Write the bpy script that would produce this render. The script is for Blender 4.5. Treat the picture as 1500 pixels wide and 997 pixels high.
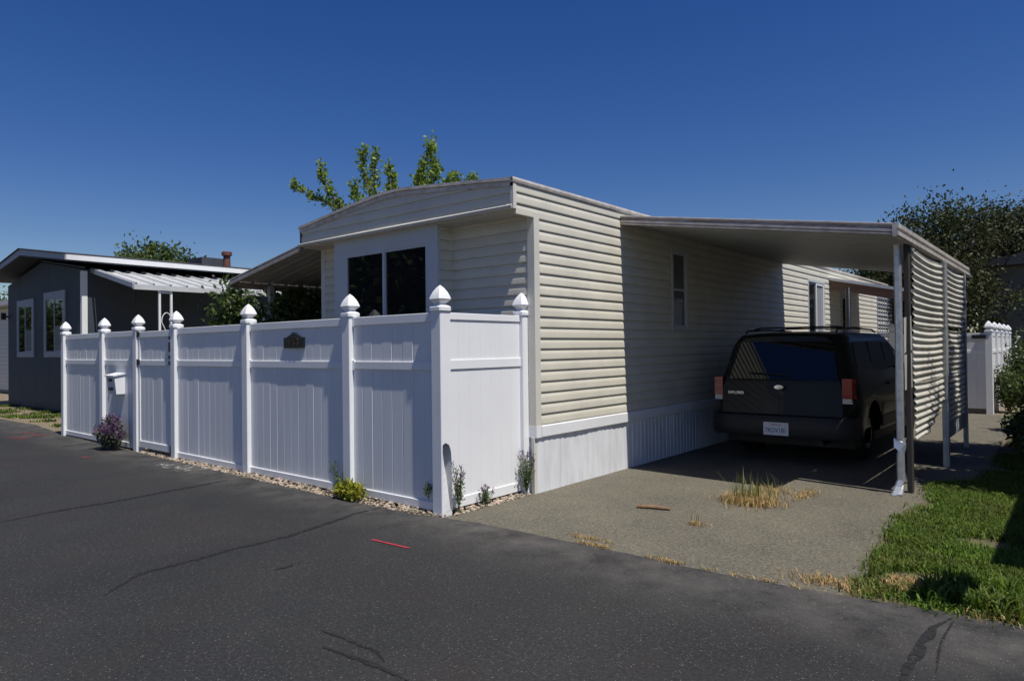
import bpy, bmesh, math, random
import numpy as np
from mathutils import Vector, Matrix
random.seed(7); rng = np.random.default_rng(7)
for o in list(bpy.data.objects): bpy.data.objects.remove(o)
S = bpy.context.scene
COL = S.collection

# ------------------------------------------------------------------ camera
F_PX, YAW, PITCH, ROLL = 1000.764, math.radians(39.9357), math.radians(0.621), math.radians(-0.6779)
CAM = np.array([4.489, -4.348, 1.52])
_fw = np.array([-math.sin(YAW)*math.cos(PITCH), math.cos(YAW)*math.cos(PITCH), math.sin(PITCH)])
_r0 = np.array([math.cos(YAW), math.sin(YAW), 0.0]); _u0 = np.cross(_r0, _fw)
_r = math.cos(ROLL)*_r0 + math.sin(ROLL)*_u0; _u = -math.sin(ROLL)*_r0 + math.cos(ROLL)*_u0
cd = bpy.data.cameras.new('camera'); cam = bpy.data.objects.new('camera', cd); COL.objects.link(cam)
cam.matrix_world = Matrix(((_r[0], _u[0], -_fw[0], CAM[0]), (_r[1], _u[1], -_fw[1], CAM[1]), (_r[2], _u[2], -_fw[2], CAM[2]), (0, 0, 0, 1)))
cd.sensor_fit = 'HORIZONTAL'; cd.sensor_width = 36; cd.lens = 36*F_PX/1500; cd.clip_start = 0.05; cd.clip_end = 3000
S.camera = cam
# ------------------------------------------------------------------ sky, sun, exposure
SUN = Vector((0.48, -0.075, 1.0)).normalized()
W = bpy.data.worlds.new('World'); S.world = W; W.use_nodes = True
wn = W.node_tree.nodes; bg = wn['Background']
sky = wn.new('ShaderNodeTexSky'); sky.sky_type = 'NISHITA'; sky.sun_disc = False
sky.sun_elevation = math.asin(SUN.z); sky.sun_rotation = math.atan2(SUN.x, SUN.y)
sky.altitude = 0; sky.air_density = 1.0; sky.dust_density = 0.3; sky.ozone_density = 3.0
hs = wn.new('ShaderNodeHueSaturation'); hs.inputs['Hue'].default_value = 0.519; hs.inputs['Saturation'].default_value = 1.36; hs.inputs['Value'].default_value = 1.0
W.node_tree.links.new(sky.outputs[0], hs.inputs['Color']); W.node_tree.links.new(hs.outputs[0], bg.inputs[0]); bg.inputs[1].default_value = 0.077
sd = bpy.data.lights.new('sun', 'SUN'); sd.energy = 5.0; sd.angle = math.radians(0.5); sd.color = (1.0, 0.955, 0.88)
sun = bpy.data.objects.new('sun', sd); COL.objects.link(sun); sun.location = (20, -10, 40)
sun.rotation_euler = (-SUN).to_track_quat('-Z', 'Y').to_euler()
S.view_settings.view_transform = 'Standard'; S.view_settings.look = 'None'
S.view_settings.exposure = 0.0; S.view_settings.gamma = 1.0
S.render.engine = 'CYCLES'

# ------------------------------------------------------------------ pixel helpers (1500 x 997 photograph)
def ray(x, y): return _fw + _r*(x-750)/F_PX - _u*(y-498.5)/F_PX
def onZ(x, y, z=0.0): d = ray(x, y); return CAM + (z-CAM[2])/d[2]*d
def onX(x, y, X): d = ray(x, y); return CAM + (X-CAM[0])/d[0]*d
def onY(x, y, Y): d = ray(x, y); return CAM + (Y-CAM[1])/d[1]*d
def onD(x, y, D): return CAM + D*ray(x, y)

# ------------------------------------------------------------------ materials
MAT = {}
def nd(nt, t, **k):
    n = nt.nodes.new(t)
    for a, b in k.items():
        if a.startswith('i_'): n.inputs[a[2:].replace('_', ' ')].default_value = b
        else: setattr(n, a, b)
    return n
def mat(name, col, rough=0.6, metal=0.0, var=0.12, scale=3.0, bump=0.0, bscale=60.0, col2=None, island=0.0, transl=0.0, spec=0.5, streak=None, coat=0.0):
    """principled, colour mottled by noise (and per loose piece), optional fine relief, vertical streaks and leaf translucency"""
    m = bpy.data.materials.new(name); m.use_nodes = True; nt = m.node_tree; L = nt.links.new
    b = nt.nodes['Principled BSDF']; b.inputs['Roughness'].default_value = rough; b.inputs['Metallic'].default_value = metal
    b.inputs['Specular IOR Level'].default_value = spec; b.inputs['Coat Weight'].default_value = coat
    tc = nd(nt, 'ShaderNodeTexCoord'); vec = tc.outputs['Object']
    mp = nd(nt, 'ShaderNodeMapping'); L(vec, mp.inputs[0])
    if streak: mp.inputs['Scale'].default_value = streak
    n = nd(nt, 'ShaderNodeTexNoise', i_Scale=scale, i_Detail=6.0, i_Roughness=0.62); L(mp.outputs[0], n.inputs['Vector'])
    rp = nd(nt, 'ShaderNodeValToRGB'); rp.color_ramp.elements[0].position = 0.32; rp.color_ramp.elements[1].position = 0.68
    c = np.array(col); d = np.array(col2) if col2 is not None else c
    rp.color_ramp.elements[0].color = (*np.clip(d*(1-var), 0, 1), 1); rp.color_ramp.elements[1].color = (*np.clip(c*(1+var), 0, 1), 1)
    L(n.outputs['Fac'], rp.inputs[0]); out = rp.outputs[0]
    if island:
        g = nd(nt, 'ShaderNodeNewGeometry'); hs = nd(nt, 'ShaderNodeHueSaturation')
        mr = nd(nt, 'ShaderNodeMapRange'); mr.inputs[3].default_value = 1-island; mr.inputs[4].default_value = 1+island
        L(g.outputs['Random Per Island'], mr.inputs[0]); L(mr.outputs[0], hs.inputs['Value'])
        mh = nd(nt, 'ShaderNodeMapRange'); mh.inputs[3].default_value = 0.5+0.05*island; mh.inputs[4].default_value = 0.5-0.07*island
        L(g.outputs['Random Per Island'], mh.inputs[0]); L(mh.outputs[0], hs.inputs['Hue'])
        L(out, hs.inputs['Color']); out = hs.outputs[0]
    L(out, b.inputs['Base Color'])
    if bump:
        bn = nd(nt, 'ShaderNodeTexNoise', i_Scale=bscale, i_Detail=4.0); L(tc.outputs['Object'], bn.inputs['Vector'])
        bp = nd(nt, 'ShaderNodeBump', i_Strength=bump, i_Distance=0.01); L(bn.outputs['Fac'], bp.inputs['Height']); L(bp.outputs[0], b.inputs['Normal'])
    if transl:
        tr = nd(nt, 'ShaderNodeBsdfTranslucent'); mx = nd(nt, 'ShaderNodeMixShader'); mx.inputs[0].default_value = transl
        L(out, tr.inputs[0]); L(b.outputs[0], mx.inputs[1]); L(tr.outputs[0], mx.inputs[2]); L(mx.outputs[0], nt.nodes['Material Output'].inputs[0])
    MAT[name] = m; return m

mat('vinyl', (.80, .81, .82), .38, var=.03, scale=1.5, bump=.03, bscale=8)
mat('vinyl_board', (.77, .78, .80), .42, var=.035, scale=2.0, col2=(.73, .74, .75), streak=(1, 1, .25))
mat('siding', (.64, .61, .51), .5, var=.05, scale=2.2, col2=(.60, .575, .485), bump=.05, bscale=25)
mat('siding_trim', (.63, .61, .54), .5, var=.05)
mat('roof_trim', (.62, .58, .53), .55, var=.14, scale=9, col2=(.50, .45, .40), bump=.1)
mat('soffit', (.52, .50, .44), .6, var=.08)
mat('skirt', (.74, .76, .80), .5, var=.06, scale=5, col2=(.68, .69, .69), streak=(2, 2, .4), bump=.06, bscale=10)
mat('skirt_stained', (.70, .695, .62), .55, var=.1, scale=5, streak=(2, 2, .3))
mat('white_trim', (.78, .79, .80), .4, var=.04)
mat('window_frame', (.52, .55, .57), .4, var=.03)
mat('core', (.30, .29, .26), .8)
mat('galv', (.56, .59, .62), .42, .75, var=.18, scale=14, bump=.08, bscale=30)
mat('post_metal', (.50, .52, .53), .5, .5, var=.15, scale=10)
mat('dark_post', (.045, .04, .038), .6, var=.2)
mat('carport_pan', (.33, .34, .34), .5, .1, var=.08, scale=4)
mat('carport_fascia', (.30, .27, .27), .5, .15, var=.3, scale=7, col2=(.24, .17, .14), streak=(.6, .6, 3))
mat('fascia_lip', (.56, .53, .49), .45, .1, var=.15, scale=8, col2=(.48, .42, .37))
mat('corrugated', (.60, .59, .53), .5, .1, var=.07, scale=3, col2=(.53, .50, .43))
mat('navy_wall', (.040, .054, .072), .65, var=.1, scale=3, bump=.15, bscale=40)
mat('blue_grey_trim', (.33, .36, .42), .5, var=.06)  # blue-grey; on the rake boards it paints shade over white
mat('roof_shingle', (.05, .05, .055), .9, var=.3, scale=20, bump=.3)
mat('awning_metal', (.62, .63, .62), .45, .2, var=.07, scale=3)
mat('rust_pipe', (.13, .055, .045), .7, var=.3, scale=14)
mat('black_metal', (.015, .015, .017), .45, var=.2)
mat('plaque', (.012, .014, .018), .4, var=.2)
mat('gold', (.12, .08, .05), .4, .6, var=.1)
mat('brown_beam', (.16, .085, .05), .7, var=.25, scale=6, streak=(.4, 3, 3))
mat('bark', (.13, .10, .075), .9, var=.3, scale=9, bump=.5, bscale=25)
mat('leaf_fresh', (.17, .26, .045), .5, var=.2, scale=1.5, island=.4, transl=.35, spec=.3)
mat('leaf_dark', (.040, .062, .018), .55, var=.25, scale=1.0, island=.4, transl=.25, spec=.25, col2=(.055, .045, .022))
mat('leaf_mid', (.07, .11, .028), .55, var=.2, scale=1.0, island=.45, transl=.28, spec=.3)
mat('leaf_vine', (.06, .10, .022), .5, var=.25, scale=2.0, island=.5, transl=.3, spec=.35)
mat('leaf_cypress', (.018, .032, .016), .6, var=.2, island=.4, transl=.15)
mat('lavender_leaf', (.075, .095, .06), .6, var=.2, island=.35, transl=.2)
mat('lavender_flower', (.17, .075, .19), .6, var=.2, island=.4, transl=.25)
mat('lime_leaf', (.30, .32, .03), .5, var=.2, island=.3, transl=.35)
mat('sprig_leaf', (.10, .15, .05), .6, var=.2, island=.3, transl=.25)
mat('dry_grass', (.42, .31, .13), .7, var=.2, island=.35, transl=.3)
mat('green_weed', (.22, .25, .07), .6, var=.2, island=.35, transl=.3)
mat('grass', (.080, .155, .016), .6, var=.25, scale=2.2, island=.4, transl=.32, col2=(.115, .15, .024), spec=.3)
mat('petal', (.75, .74, .72), .5, var=.05, transl=.3)
mat('petal_pink', (.62, .42, .42), .5, var=.1, transl=.3)
mat('pebble', (.31, .26, .19), .7, var=.2, scale=5, island=.55)
mat('dirt', (.20, .155, .105), .95, var=.22, scale=5, bump=.5, bscale=40, col2=(.17, .14, .09))
mat('lawn_soil', (.085, .085, .035), .95, var=.3, scale=4, bump=.6, bscale=50, col2=(.115, .085, .05))
mat('stick', (.22, .13, .07), .8, var=.25, scale=20)
mat('car_paint', (.007, .010, .009), .42, .2, var=.08, coat=.15, spec=.3)
mat('car_plastic', (.013, .013, .014), .6, var=.1)
mat('car_cladding', (.085, .075, .07), .5, .2, var=.1)
mat('tyre', (.012, .012, .012), .85, var=.2)
mat('rim', (.38, .38, .38), .35, .8, var=.1)
mat('lamp_red', (.26, .008, .01), .2, var=.15, scale=20, coat=.5)
mat('lamp_clear', (.55, .52, .5), .2, var=.1)
mat('lamp_amber', (.45, .16, .03), .25, var=.1)
mat('chrome', (.6, .6, .6), .2, .9, var=.05)
mat('plate_white', (.62, .64, .68), .4, var=.06)
mat('plate_blue', (.03, .05, .16), .4, var=.05)
mat('plate_red', (.45, .06, .05), .4, var=.05)
mat('grey_wall', (.115, .12, .118), .75, var=.06, scale=1.0, bump=.1)
mat('far_white', (.66, .66, .63), .6, var=.05)
mat('far_gable', (.05, .055, .07), .8, var=.2)
def glass(name, tint, rough=.03, ior=1.5):
    m = bpy.data.materials.new(name); m.use_nodes = True; nt = m.node_tree; b = nt.nodes['Principled BSDF']
    b.inputs['Base Color'].default_value = (*tint, 1); b.inputs['Roughness'].default_value = rough; b.inputs['IOR'].default_value = ior
    tc = nd(nt, 'ShaderNodeTexCoord'); n = nd(nt, 'ShaderNodeTexNoise', i_Scale=1.3); nt.links.new(tc.outputs['Object'], n.inputs['Vector'])
    bp = nd(nt, 'ShaderNodeBump', i_Strength=.05, i_Distance=.02); nt.links.new(n.outputs['Fac'], bp.inputs['Height']); nt.links.new(bp.outputs[0], b.inputs['Normal'])
    MAT[name] = m
glass('glass', (.008, .010, .012), .02, 1.52); glass('glass_pale', (.10, .11, .12), .03, 1.6); glass('car_glass', (.006, .007, .008), .03)
glass('curtain_glass', (.30, .32, .34), .04, 1.5)

def asphalt(name, base, dark, speck, speck_n, brown=(.05, .04, .035), big=.5, rough=.85, bump=.5, grain=45.0, margin=None):
    m = bpy.data.materials.new(name); m.use_nodes = True; nt = m.node_tree; L = nt.links.new; b = nt.nodes['Principled BSDF']
    b.inputs['Roughness'].default_value = rough; b.inputs['Specular IOR Level'].default_value = .25
    tc = nd(nt, 'ShaderNodeTexCoord'); v = tc.outputs['Object']
    n1 = nd(nt, 'ShaderNodeTexNoise', i_Scale=big, i_Detail=8.0, i_Roughness=.65); L(v, n1.inputs['Vector'])
    r1 = nd(nt, 'ShaderNodeValToRGB'); r1.color_ramp.elements[0].position = .3; r1.color_ramp.elements[1].position = .7
    r1.color_ramp.elements[0].color = (*dark, 1); r1.color_ramp.elements[1].color = (*base, 1); L(n1.outputs[0], r1.inputs[0])
    n2 = nd(nt, 'ShaderNodeTexNoise', i_Scale=grain, i_Detail=5.0, i_Roughness=.85); L(v, n2.inputs['Vector'])
    mr = nd(nt, 'ShaderNodeMapRange'); mr.inputs[1].default_value = .3; mr.inputs[2].default_value = .7; mr.inputs[3].default_value = .35; mr.inputs[4].default_value = 1.7; L(n2.outputs[0], mr.inputs[0])
    mu = nd(nt, 'ShaderNodeMix', data_type='RGBA', blend_type='MULTIPLY'); mu.inputs[0].default_value = 1; L(r1.outputs[0], mu.inputs[6]); L(mr.outputs[0], mu.inputs[7])
    n3 = nd(nt, 'ShaderNodeTexNoise', i_Scale=1.7, i_Detail=5.0); L(v, n3.inputs['Vector'])
    r3 = nd(nt, 'ShaderNodeMapRange'); r3.inputs[1].default_value = .52; r3.inputs[2].default_value = .75; r3.inputs[4].default_value = .5; L(n3.outputs[0], r3.inputs[0])
    mb = nd(nt, 'ShaderNodeMix', data_type='RGBA'); L(r3.outputs[0], mb.inputs[0]); L(mu.outputs[2], mb.inputs[6]); mb.inputs[7].default_value = (*brown, 1)
    out = mb.outputs[2]
    if margin:
        sp = nd(nt, 'ShaderNodeSeparateXYZ'); L(v, sp.inputs[0]); my = nd(nt, 'ShaderNodeMapRange', interpolation_type='SMOOTHSTEP'); my.inputs[1].default_value = -.95; my.inputs[2].default_value = .0; L(sp.outputs[1], my.inputs[0])
        nm = nd(nt, 'ShaderNodeTexNoise', i_Scale=2.6, i_Detail=7.0, i_Roughness=.7); L(v, nm.inputs['Vector']); rm = nd(nt, 'ShaderNodeMapRange'); rm.inputs[1].default_value = .36; rm.inputs[2].default_value = .72; L(nm.outputs[0], rm.inputs[0])
        pm = nd(nt, 'ShaderNodeMath', operation='MULTIPLY'); L(my.outputs[0], pm.inputs[0]); L(rm.outputs[0], pm.inputs[1])
        mg = nd(nt, 'ShaderNodeMix', data_type='RGBA'); L(pm.outputs[0], mg.inputs[0]); L(out, mg.inputs[6]); mg.inputs[7].default_value = (*margin, 1); out = mg.outputs[2]
    for sc, th, amt in speck_n:
        vo = nd(nt, 'ShaderNodeTexVoronoi', i_Scale=sc); L(v, vo.inputs['Vector'])
        rr = nd(nt, 'ShaderNodeMapRange'); rr.inputs[1].default_value = th; rr.inputs[2].default_value = th*.6; rr.inputs[3].default_value = 0; rr.inputs[4].default_value = amt; L(vo.outputs['Distance'], rr.inputs[0])
        wn_ = nd(nt, 'ShaderNodeSeparateColor'); L(vo.outputs['Color'], wn_.inputs[0])
        gt = nd(nt, 'ShaderNodeMapRange'); gt.inputs[1].default_value = .55; gt.inputs[2].default_value = 1.0; L(wn_.outputs[0], gt.inputs[0])
        pm = nd(nt, 'ShaderNodeMath', operation='MULTIPLY'); L(rr.outputs[0], pm.inputs[0]); L(gt.outputs[0], pm.inputs[1])
        ms = nd(nt, 'ShaderNodeMix', data_type='RGBA'); L(pm.outputs[0], ms.inputs[0]); L(out, ms.inputs[6]); ms.inputs[7].default_value = (*speck, 1); out = ms.outputs[2]
    L(out, b.inputs['Base Color'])
    bp = nd(nt, 'ShaderNodeBump', i_Strength=bump, i_Distance=.006); L(n2.outputs[0], bp.inputs['Height']); L(bp.outputs[0], b.inputs['Normal'])
    MAT[name] = m
asphalt('asphalt', (.034, .034, .0335), (.0205, .0215, .0225), (.30, .29, .27), [(11, .06, .55), (27, .13, .6), (70, .25, .6)], (.034, .026, .023), .55, margin=(.105, .098, .09))
asphalt('drive', (.146, .133, .100), (.098, .091, .072), (.34, .31, .25), [(38, .3, .8), (80, .35, .6)], (.135, .115, .085), .9, bump=1.0, grain=38)
asphalt('worn_edge', (.085, .082, .08), (.05, .05, .05), (.3, .28, .25), [(60, .25, .6)], (.09, .08, .07), 2.0)
def paint(name, col, thr, sc):
    m = bpy.data.materials.new(name); m.use_nodes = True; nt = m.node_tree; L = nt.links.new; b = nt.nodes['Principled BSDF']
    b.inputs['Base Color'].default_value = (*col, 1); b.inputs['Roughness'].default_value = .8
    tc = nd(nt, 'ShaderNodeTexCoord'); n = nd(nt, 'ShaderNodeTexNoise', i_Scale=sc, i_Detail=8.0, i_Roughness=.75); L(tc.outputs['Object'], n.inputs['Vector'])
    mr = nd(nt, 'ShaderNodeMapRange'); mr.inputs[1].default_value = thr; mr.inputs[2].default_value = thr+.12; L(n.outputs[0], mr.inputs[0]); L(mr.outputs[0], b.inputs['Alpha'])
    MAT[name] = m
paint('tar', (.012, .012, .013), .40, 22); paint('red_paint', (.42, .03, .045), .33, 30); paint('red_worn', (.30, .035, .04), .50, 12); paint('white_worn', (.36, .36, .35), .50, 9); paint('edge_worn', (.12, .115, .11), .48, 3.5)

# ------------------------------------------------------------------ mesh helpers
class MB:
    def __init__(s): s.v = []; s.f = []
    def add(s, vs, fs): o = len(s.v); s.v += [tuple(map(float, p)) for p in vs]; s.f += [tuple(i+o for i in f) for f in fs]; return s
    def box(s, x0, x1, y0, y1, z0, z1, c=0.0):
        if c <= 0:
            return s.add([(x0,y0,z0),(x1,y0,z0),(x1,y1,z0),(x0,y1,z0),(x0,y0,z1),(x1,y0,z1),(x1,y1,z1),(x0,y1,z1)],
                         [(3,2,1,0),(4,5,6,7),(0,1,5,4),(1,2,6,5),(2,3,7,6),(3,0,4,7)])
        pr = [(x0+c,y0),(x1-c,y0),(x1,y0+c),(x1,y1-c),(x1-c,y1),(x0+c,y1),(x0,y1-c),(x0,y0+c)]
        return s.loft([[(a,b,z0) for a,b in pr],[(a,b,z1) for a,b in pr]])
    def loft(s, rings, cap=True, closed=True):
        n = len(rings[0]); vs = [p for r in rings for p in r]; fs = []
        for i in range(len(rings)-1):
            for j in range(n if closed else n-1):
                k = (j+1) % n; fs.append((i*n+j, i*n+k, (i+1)*n+k, (i+1)*n+j))
        if cap and closed: fs += [tuple(reversed(range(n))), tuple(range((len(rings)-1)*n, len(rings)*n))]
        return s.add(vs, fs)
    def prism(s, prof, axis, a, b):
        """closed profile extruded along axis: x -> prof (y,z); y -> prof (x,z); z -> prof (x,y)"""
        f = {'x': lambda p, t: (t, p[0], p[1]), 'y': lambda p, t: (p[0], t, p[1]), 'z': lambda p, t: (p[0], p[1], t)}[axis]
        return s.loft([[f(p, a) for p in prof], [f(p, b) for p in prof]])
    def tube(s, pts, rad, n=8, cap=True):
        pts = [Vector(p) for p in pts]; rad = rad if hasattr(rad, '__len__') else [rad]*len(pts); rings = []
        for i, p in enumerate(pts):
            d = (pts[min(i+1, len(pts)-1)] - pts[max(i-1, 0)]).normalized()
            a = d.cross(Vector((0, 0, 1))) if abs(d.z) < .95 else d.cross(Vector((1, 0, 0))); a.normalize(); b = d.cross(a)
            rings.append([tuple(p + (a*math.cos(t) + b*math.sin(t))*rad[i]) for t in [2*math.pi*k/n for k in range(n)]])
        return s.loft(rings, cap)
    def lathe(s, prof, c, n=16, sq=False):
        """profile (r,z) about a vertical axis; sq -> square section of half-width r with small chamfer"""
        rings = []
        for r, z in prof:
            if sq: k = r*.82; pr = [(k,-r),(r,-k),(r,k),(k,r),(-k,r),(-r,k),(-r,-k),(-k,-r)]
            else: pr = [(r*math.cos(2*math.pi*i/n), r*math.sin(2*math.pi*i/n)) for i in range(n)]
            rings.append([(c[0]+a, c[1]+b, c[2]+z) for a, b in pr])
        return s.loft(rings)
    def mesh(s, name):
        me = bpy.data.meshes.new(name); me.from_pydata(s.v, [], s.f); me.update()
        bm = bmesh.new(); bm.from_mesh(me); bmesh.ops.recalc_face_normals(bm, faces=bm.faces); bm.to_mesh(me); bm.free(); return me
    def build(s, name, m, parent=None, smooth=False, **k):
        return link(name, s.mesh(name), m, parent, smooth, **k)
def link(name, me, m, parent=None, smooth=False, loc=None, rz=0.0):
    o = bpy.data.objects.new(name, me); COL.objects.link(o)
    if m and not len(me.materials): me.materials.append(MAT[m])
    if smooth:
        for p in me.polygons: p.use_smooth = True
    if parent: o.parent = parent
    if loc is not None: o.location = loc
    o.rotation_euler.z = rz
    return o
def autosmooth(o, deg=35):
    me = o.data; me.shade_smooth() if hasattr(me, 'shade_smooth') else None
    try: me.set_sharp_from_angle(angle=math.radians(deg))
    except Exception: pass
def tag(o, label=None, cat=None, group=None, kind=None):
    if label: o['label'] = label
    if cat: o['category'] = cat
    if group: o['group'] = group
    if kind: o['kind'] = kind
    return o
def thing(name, label, cat, loc=(0, 0, 0), group=None):
    o = bpy.data.objects.new(name, None); COL.objects.link(o); o.location = loc; o.empty_display_size = .2
    return tag(o, label, cat, group)
class Off:
    """lets parts be written in world coordinates under an Empty that stands at the thing's base"""
    def __init__(s, root): s.r = root
    def __call__(s, mb, name, m, parent=None, smooth=False):
        o = mb.build(name, m, parent or s.r, smooth)
        l = s.r.location; o.data.transform(Matrix.Translation((-l.x, -l.y, -l.z))); return o
def quads(name, Q, m, parent=None):
    """Q: n x k x 3 array of separate faces with k corners"""
    n, k = Q.shape[:2]; me = bpy.data.meshes.new(name)
    if k == 5:      # grass blade: a quad and a tip triangle that share an edge
        me.vertices.add(n*5); me.vertices.foreach_set('co', Q.reshape(-1).astype(np.float32))
        li = (np.array([0, 1, 2, 4, 4, 2, 3], np.int32)[None]+5*np.arange(n, dtype=np.int32)[:, None]).reshape(-1); me.loops.add(n*7); me.loops.foreach_set('vertex_index', li)
        me.polygons.add(n*2); me.polygons.foreach_set('loop_start', (np.array([0, 4], np.int32)[None]+7*np.arange(n, dtype=np.int32)[:, None]).reshape(-1)); me.polygons.foreach_set('loop_total', np.tile(np.array([4, 3], np.int32), n))
        me.update(calc_edges=True); return link(name, me, m, parent)
    me.vertices.add(n*k); me.vertices.foreach_set('co', Q.reshape(-1).astype(np.float32))
    me.loops.add(n*k); me.loops.foreach_set('vertex_index', np.arange(n*k, dtype=np.int32))
    me.polygons.add(n); me.polygons.foreach_set('loop_start', np.arange(0, n*k, k, dtype=np.int32)); me.polygons.foreach_set('loop_total', np.full(n, k, np.int32))
    me.update(calc_edges=True); return link(name, me, m, parent)
def leaf_quads(P, size, up=0.3, aspect=.5, jit=.35):
    """diamond leaves at points P, random directions"""
    n = len(P); d = rng.normal(size=(n, 3)); d[:, 2] += up; d /= np.linalg.norm(d, axis=1)[:, None]
    e = rng.normal(size=(n, 3)); e -= (e*d).sum(1)[:, None]*d; e /= np.linalg.norm(e, axis=1)[:, None]
    nn = np.cross(d, e); s = size*(1 + jit*rng.uniform(-1, 1, n))[:, None]
    return np.stack([P, P + d*s*.55 + e*s*aspect*.5 + nn*s*.06, P + d*s, P + d*s*.55 - e*s*aspect*.5 + nn*s*.06], 1)
def blades(P, h, w, lean=.35, hj=.4):
    """grass blades: bent strips of a quad and a tip"""
    n = len(P); a = rng.uniform(0, 2*np.pi, n); dx = np.stack([np.cos(a), np.sin(a), 0*a], 1); sx = np.stack([-np.sin(a), np.cos(a), 0*a], 1)
    H = h*(1 + hj*rng.uniform(-1, 1, n))[:, None]; l = lean*rng.uniform(.1, 1.3, n)[:, None]; up = np.array([0, 0, 1.0]); ww = w*(1+.4*rng.uniform(-1, 1, n))[:, None]
    m1 = P + up*H*.55 + dx*H*l*.3; t = P + up*H*(1-.25*l) + dx*H*l
    return np.stack([P - sx*ww*.5, P + sx*ww*.5, m1 + sx*ww*.4, t, m1 - sx*ww*.4], 1)
def text_mesh(txt, size, ext):
    cu = bpy.data.curves.new('txt', 'FONT'); cu.body = txt; cu.size = size; cu.extrude = ext; cu.align_x = 'CENTER'; cu.align_y = 'CENTER'
    o = bpy.data.objects.new('txt', cu); COL.objects.link(o); bpy.context.view_layer.update()
    me = bpy.data.meshes.new_from_object(o.evaluated_get(bpy.context.evaluated_depsgraph_get())); bpy.data.objects.remove(o); bpy.data.curves.remove(cu)
    return me

# ------------------------------------------------------------------ ground, road, driveway, lawn
def sheet(name, pts, z, m, sub=None):
    mb = MB(); mb.add([(x, y, z) for x, y in pts], [tuple(range(len(pts)))]); o = mb.build(name, m); return tag(o, kind='structure')
gr = sheet('ground', [(-400, -400), (400, -400), (400, 400), (-400, 400)], -.03, 'dirt')
edge = [(-60, 1.2), (-21, .7), (-15.1, .24), (-12.6, .3), (-10.8, .12), (-8.8, .02), (-6.8, -.02), (-5.4, -.06), (-3.6, -.09), (-2.4, -.11), (-1.2, -.12), (-.3, -.1), (.05, -.02), (.4, .035), (.9, .046), (1.5, .06), (2.3, .04), (3.0, .06), (3.65, .17), (4.2, .22), (7, .3), (40, .6)]
eg = []
for (x0, y0), (x1, y1) in zip(edge[:-1], edge[1:]):
    k = max(1, int((x1-x0)/.12)) if -16 < x0 < 6 else 1
    eg += [(x0+(x1-x0)*i/k, y0+(y1-y0)*i/k + (random.uniform(-.012, .012) if -16 < x0 < 6 else 0)) for i in range(k)]
eg.append(edge[-1])
mb = MB(); n = len(eg)
mb.add([(x, y, 0) for x, y in eg] + [(x, y+.02, -.03) for x, y in eg] + [(x, -9, .0) for x, y in eg], [(i, i+1, n+i+1, n+i) for i in range(n-1)] + [(2*n+i, 2*n+i+1, i+1, i) for i in range(n-1)])
road = tag(mb.build('road', 'asphalt'), kind='structure')
drive = sheet('driveway', [(.02, -.1), (3.36, -.1), (3.33, .3), (3.36, .7), (3.27, 1.1), (3.24, 1.8), (3.2, 2.7), (3.3, 3.3), (3.55, 3.5), (3.6, 5), (3.4, 13.2), (.02, 13.2)], -.004, 'drive')
lawn = sheet('lawn', [(3.18, .0), (16, .0), (16, 30), (3.6, 30), (3.55, 5), (3.2, 2.7)], -.0075, 'lawn_soil')
yard = sheet('yard', [(-30, .5), (-10.75, .1), (-.03, -.15), (-.03, 1.2), (-10.7, 6), (-30, 6)], -.012, 'dirt')

def strip(pix, w, m, name, z=.004, parent=road, wob=.3):
    P = [onZ(*p)[:2] for p in pix]; Q = []
    for a, b in zip(P[:-1], P[1:]):
        k = max(2, int(np.linalg.norm(b-a)/.05)); Q += [a+(b-a)*i/k for i in range(k)]
    Q.append(P[-1]); Q = np.array(Q); n = len(Q); mb = MB(); L, Rr = [], []; ph = 0
    for i in range(n):
        d = Q[min(i+1, n-1)]-Q[max(i-1, 0)]; d = d/np.linalg.norm(d); nrm = np.array([-d[1], d[0]])
        ph += random.gauss(0, .35); off = nrm*min(w*.4, .014)*math.sin(ph)*(1 if wob > .1 else 0); ww = w*.5*(1+wob*random.uniform(-1, 1))*(min(1, .25+4*i/n, .25+4*(n-1-i)/n) if wob > .1 else 1)
        L.append((*(Q[i]+off+nrm*ww), z)); Rr.append((*(Q[i]+off-nrm*ww), z))
    mb.add(L+Rr, [(i, i+1, n+i+1, n+i) for i in range(n-1)])
    return mb.build(name, m, parent)
for pix, w in ([(565,742),(518,753),(472,769),(426,785),(341,804),(273,823),(205,841),(154,872)], .05), ([(334,703),(239,720),(170,734),(85,748),(0,765)], .07), \
              ([(468,923),(500,934),(550,955),(561,970)], .022), ([(472,948),(518,962),(572,984),(600,997)], .03), ([(402,836),(443,824)], .05), \
              ([(1397,903),(1366,919),(1350,942),(1338,970),(1325,999)], .045), ([(1400,905),(1380,940),(1372,985)], .012):
    strip(pix, w, 'tar', 'tar_crack', wob=.45)
strip([(545,790.5),(599,803)], .022, 'red_paint', 'paint_mark', z=.006, wob=.08)
for pix, w in ([(12,640),(40,643)], .16), ([(30,633),(66,639)], .16), ([(119,669),(130,671)], .10): strip(pix, w, 'red_worn', 'paint_mark', z=.006, wob=.2)
for pix, w in ([(230,680),(275,690)], .22), ([(270,682),(312,688)], .15): strip(pix, w, 'white_worn', 'paint_mark', z=.006, wob=.25)

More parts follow.
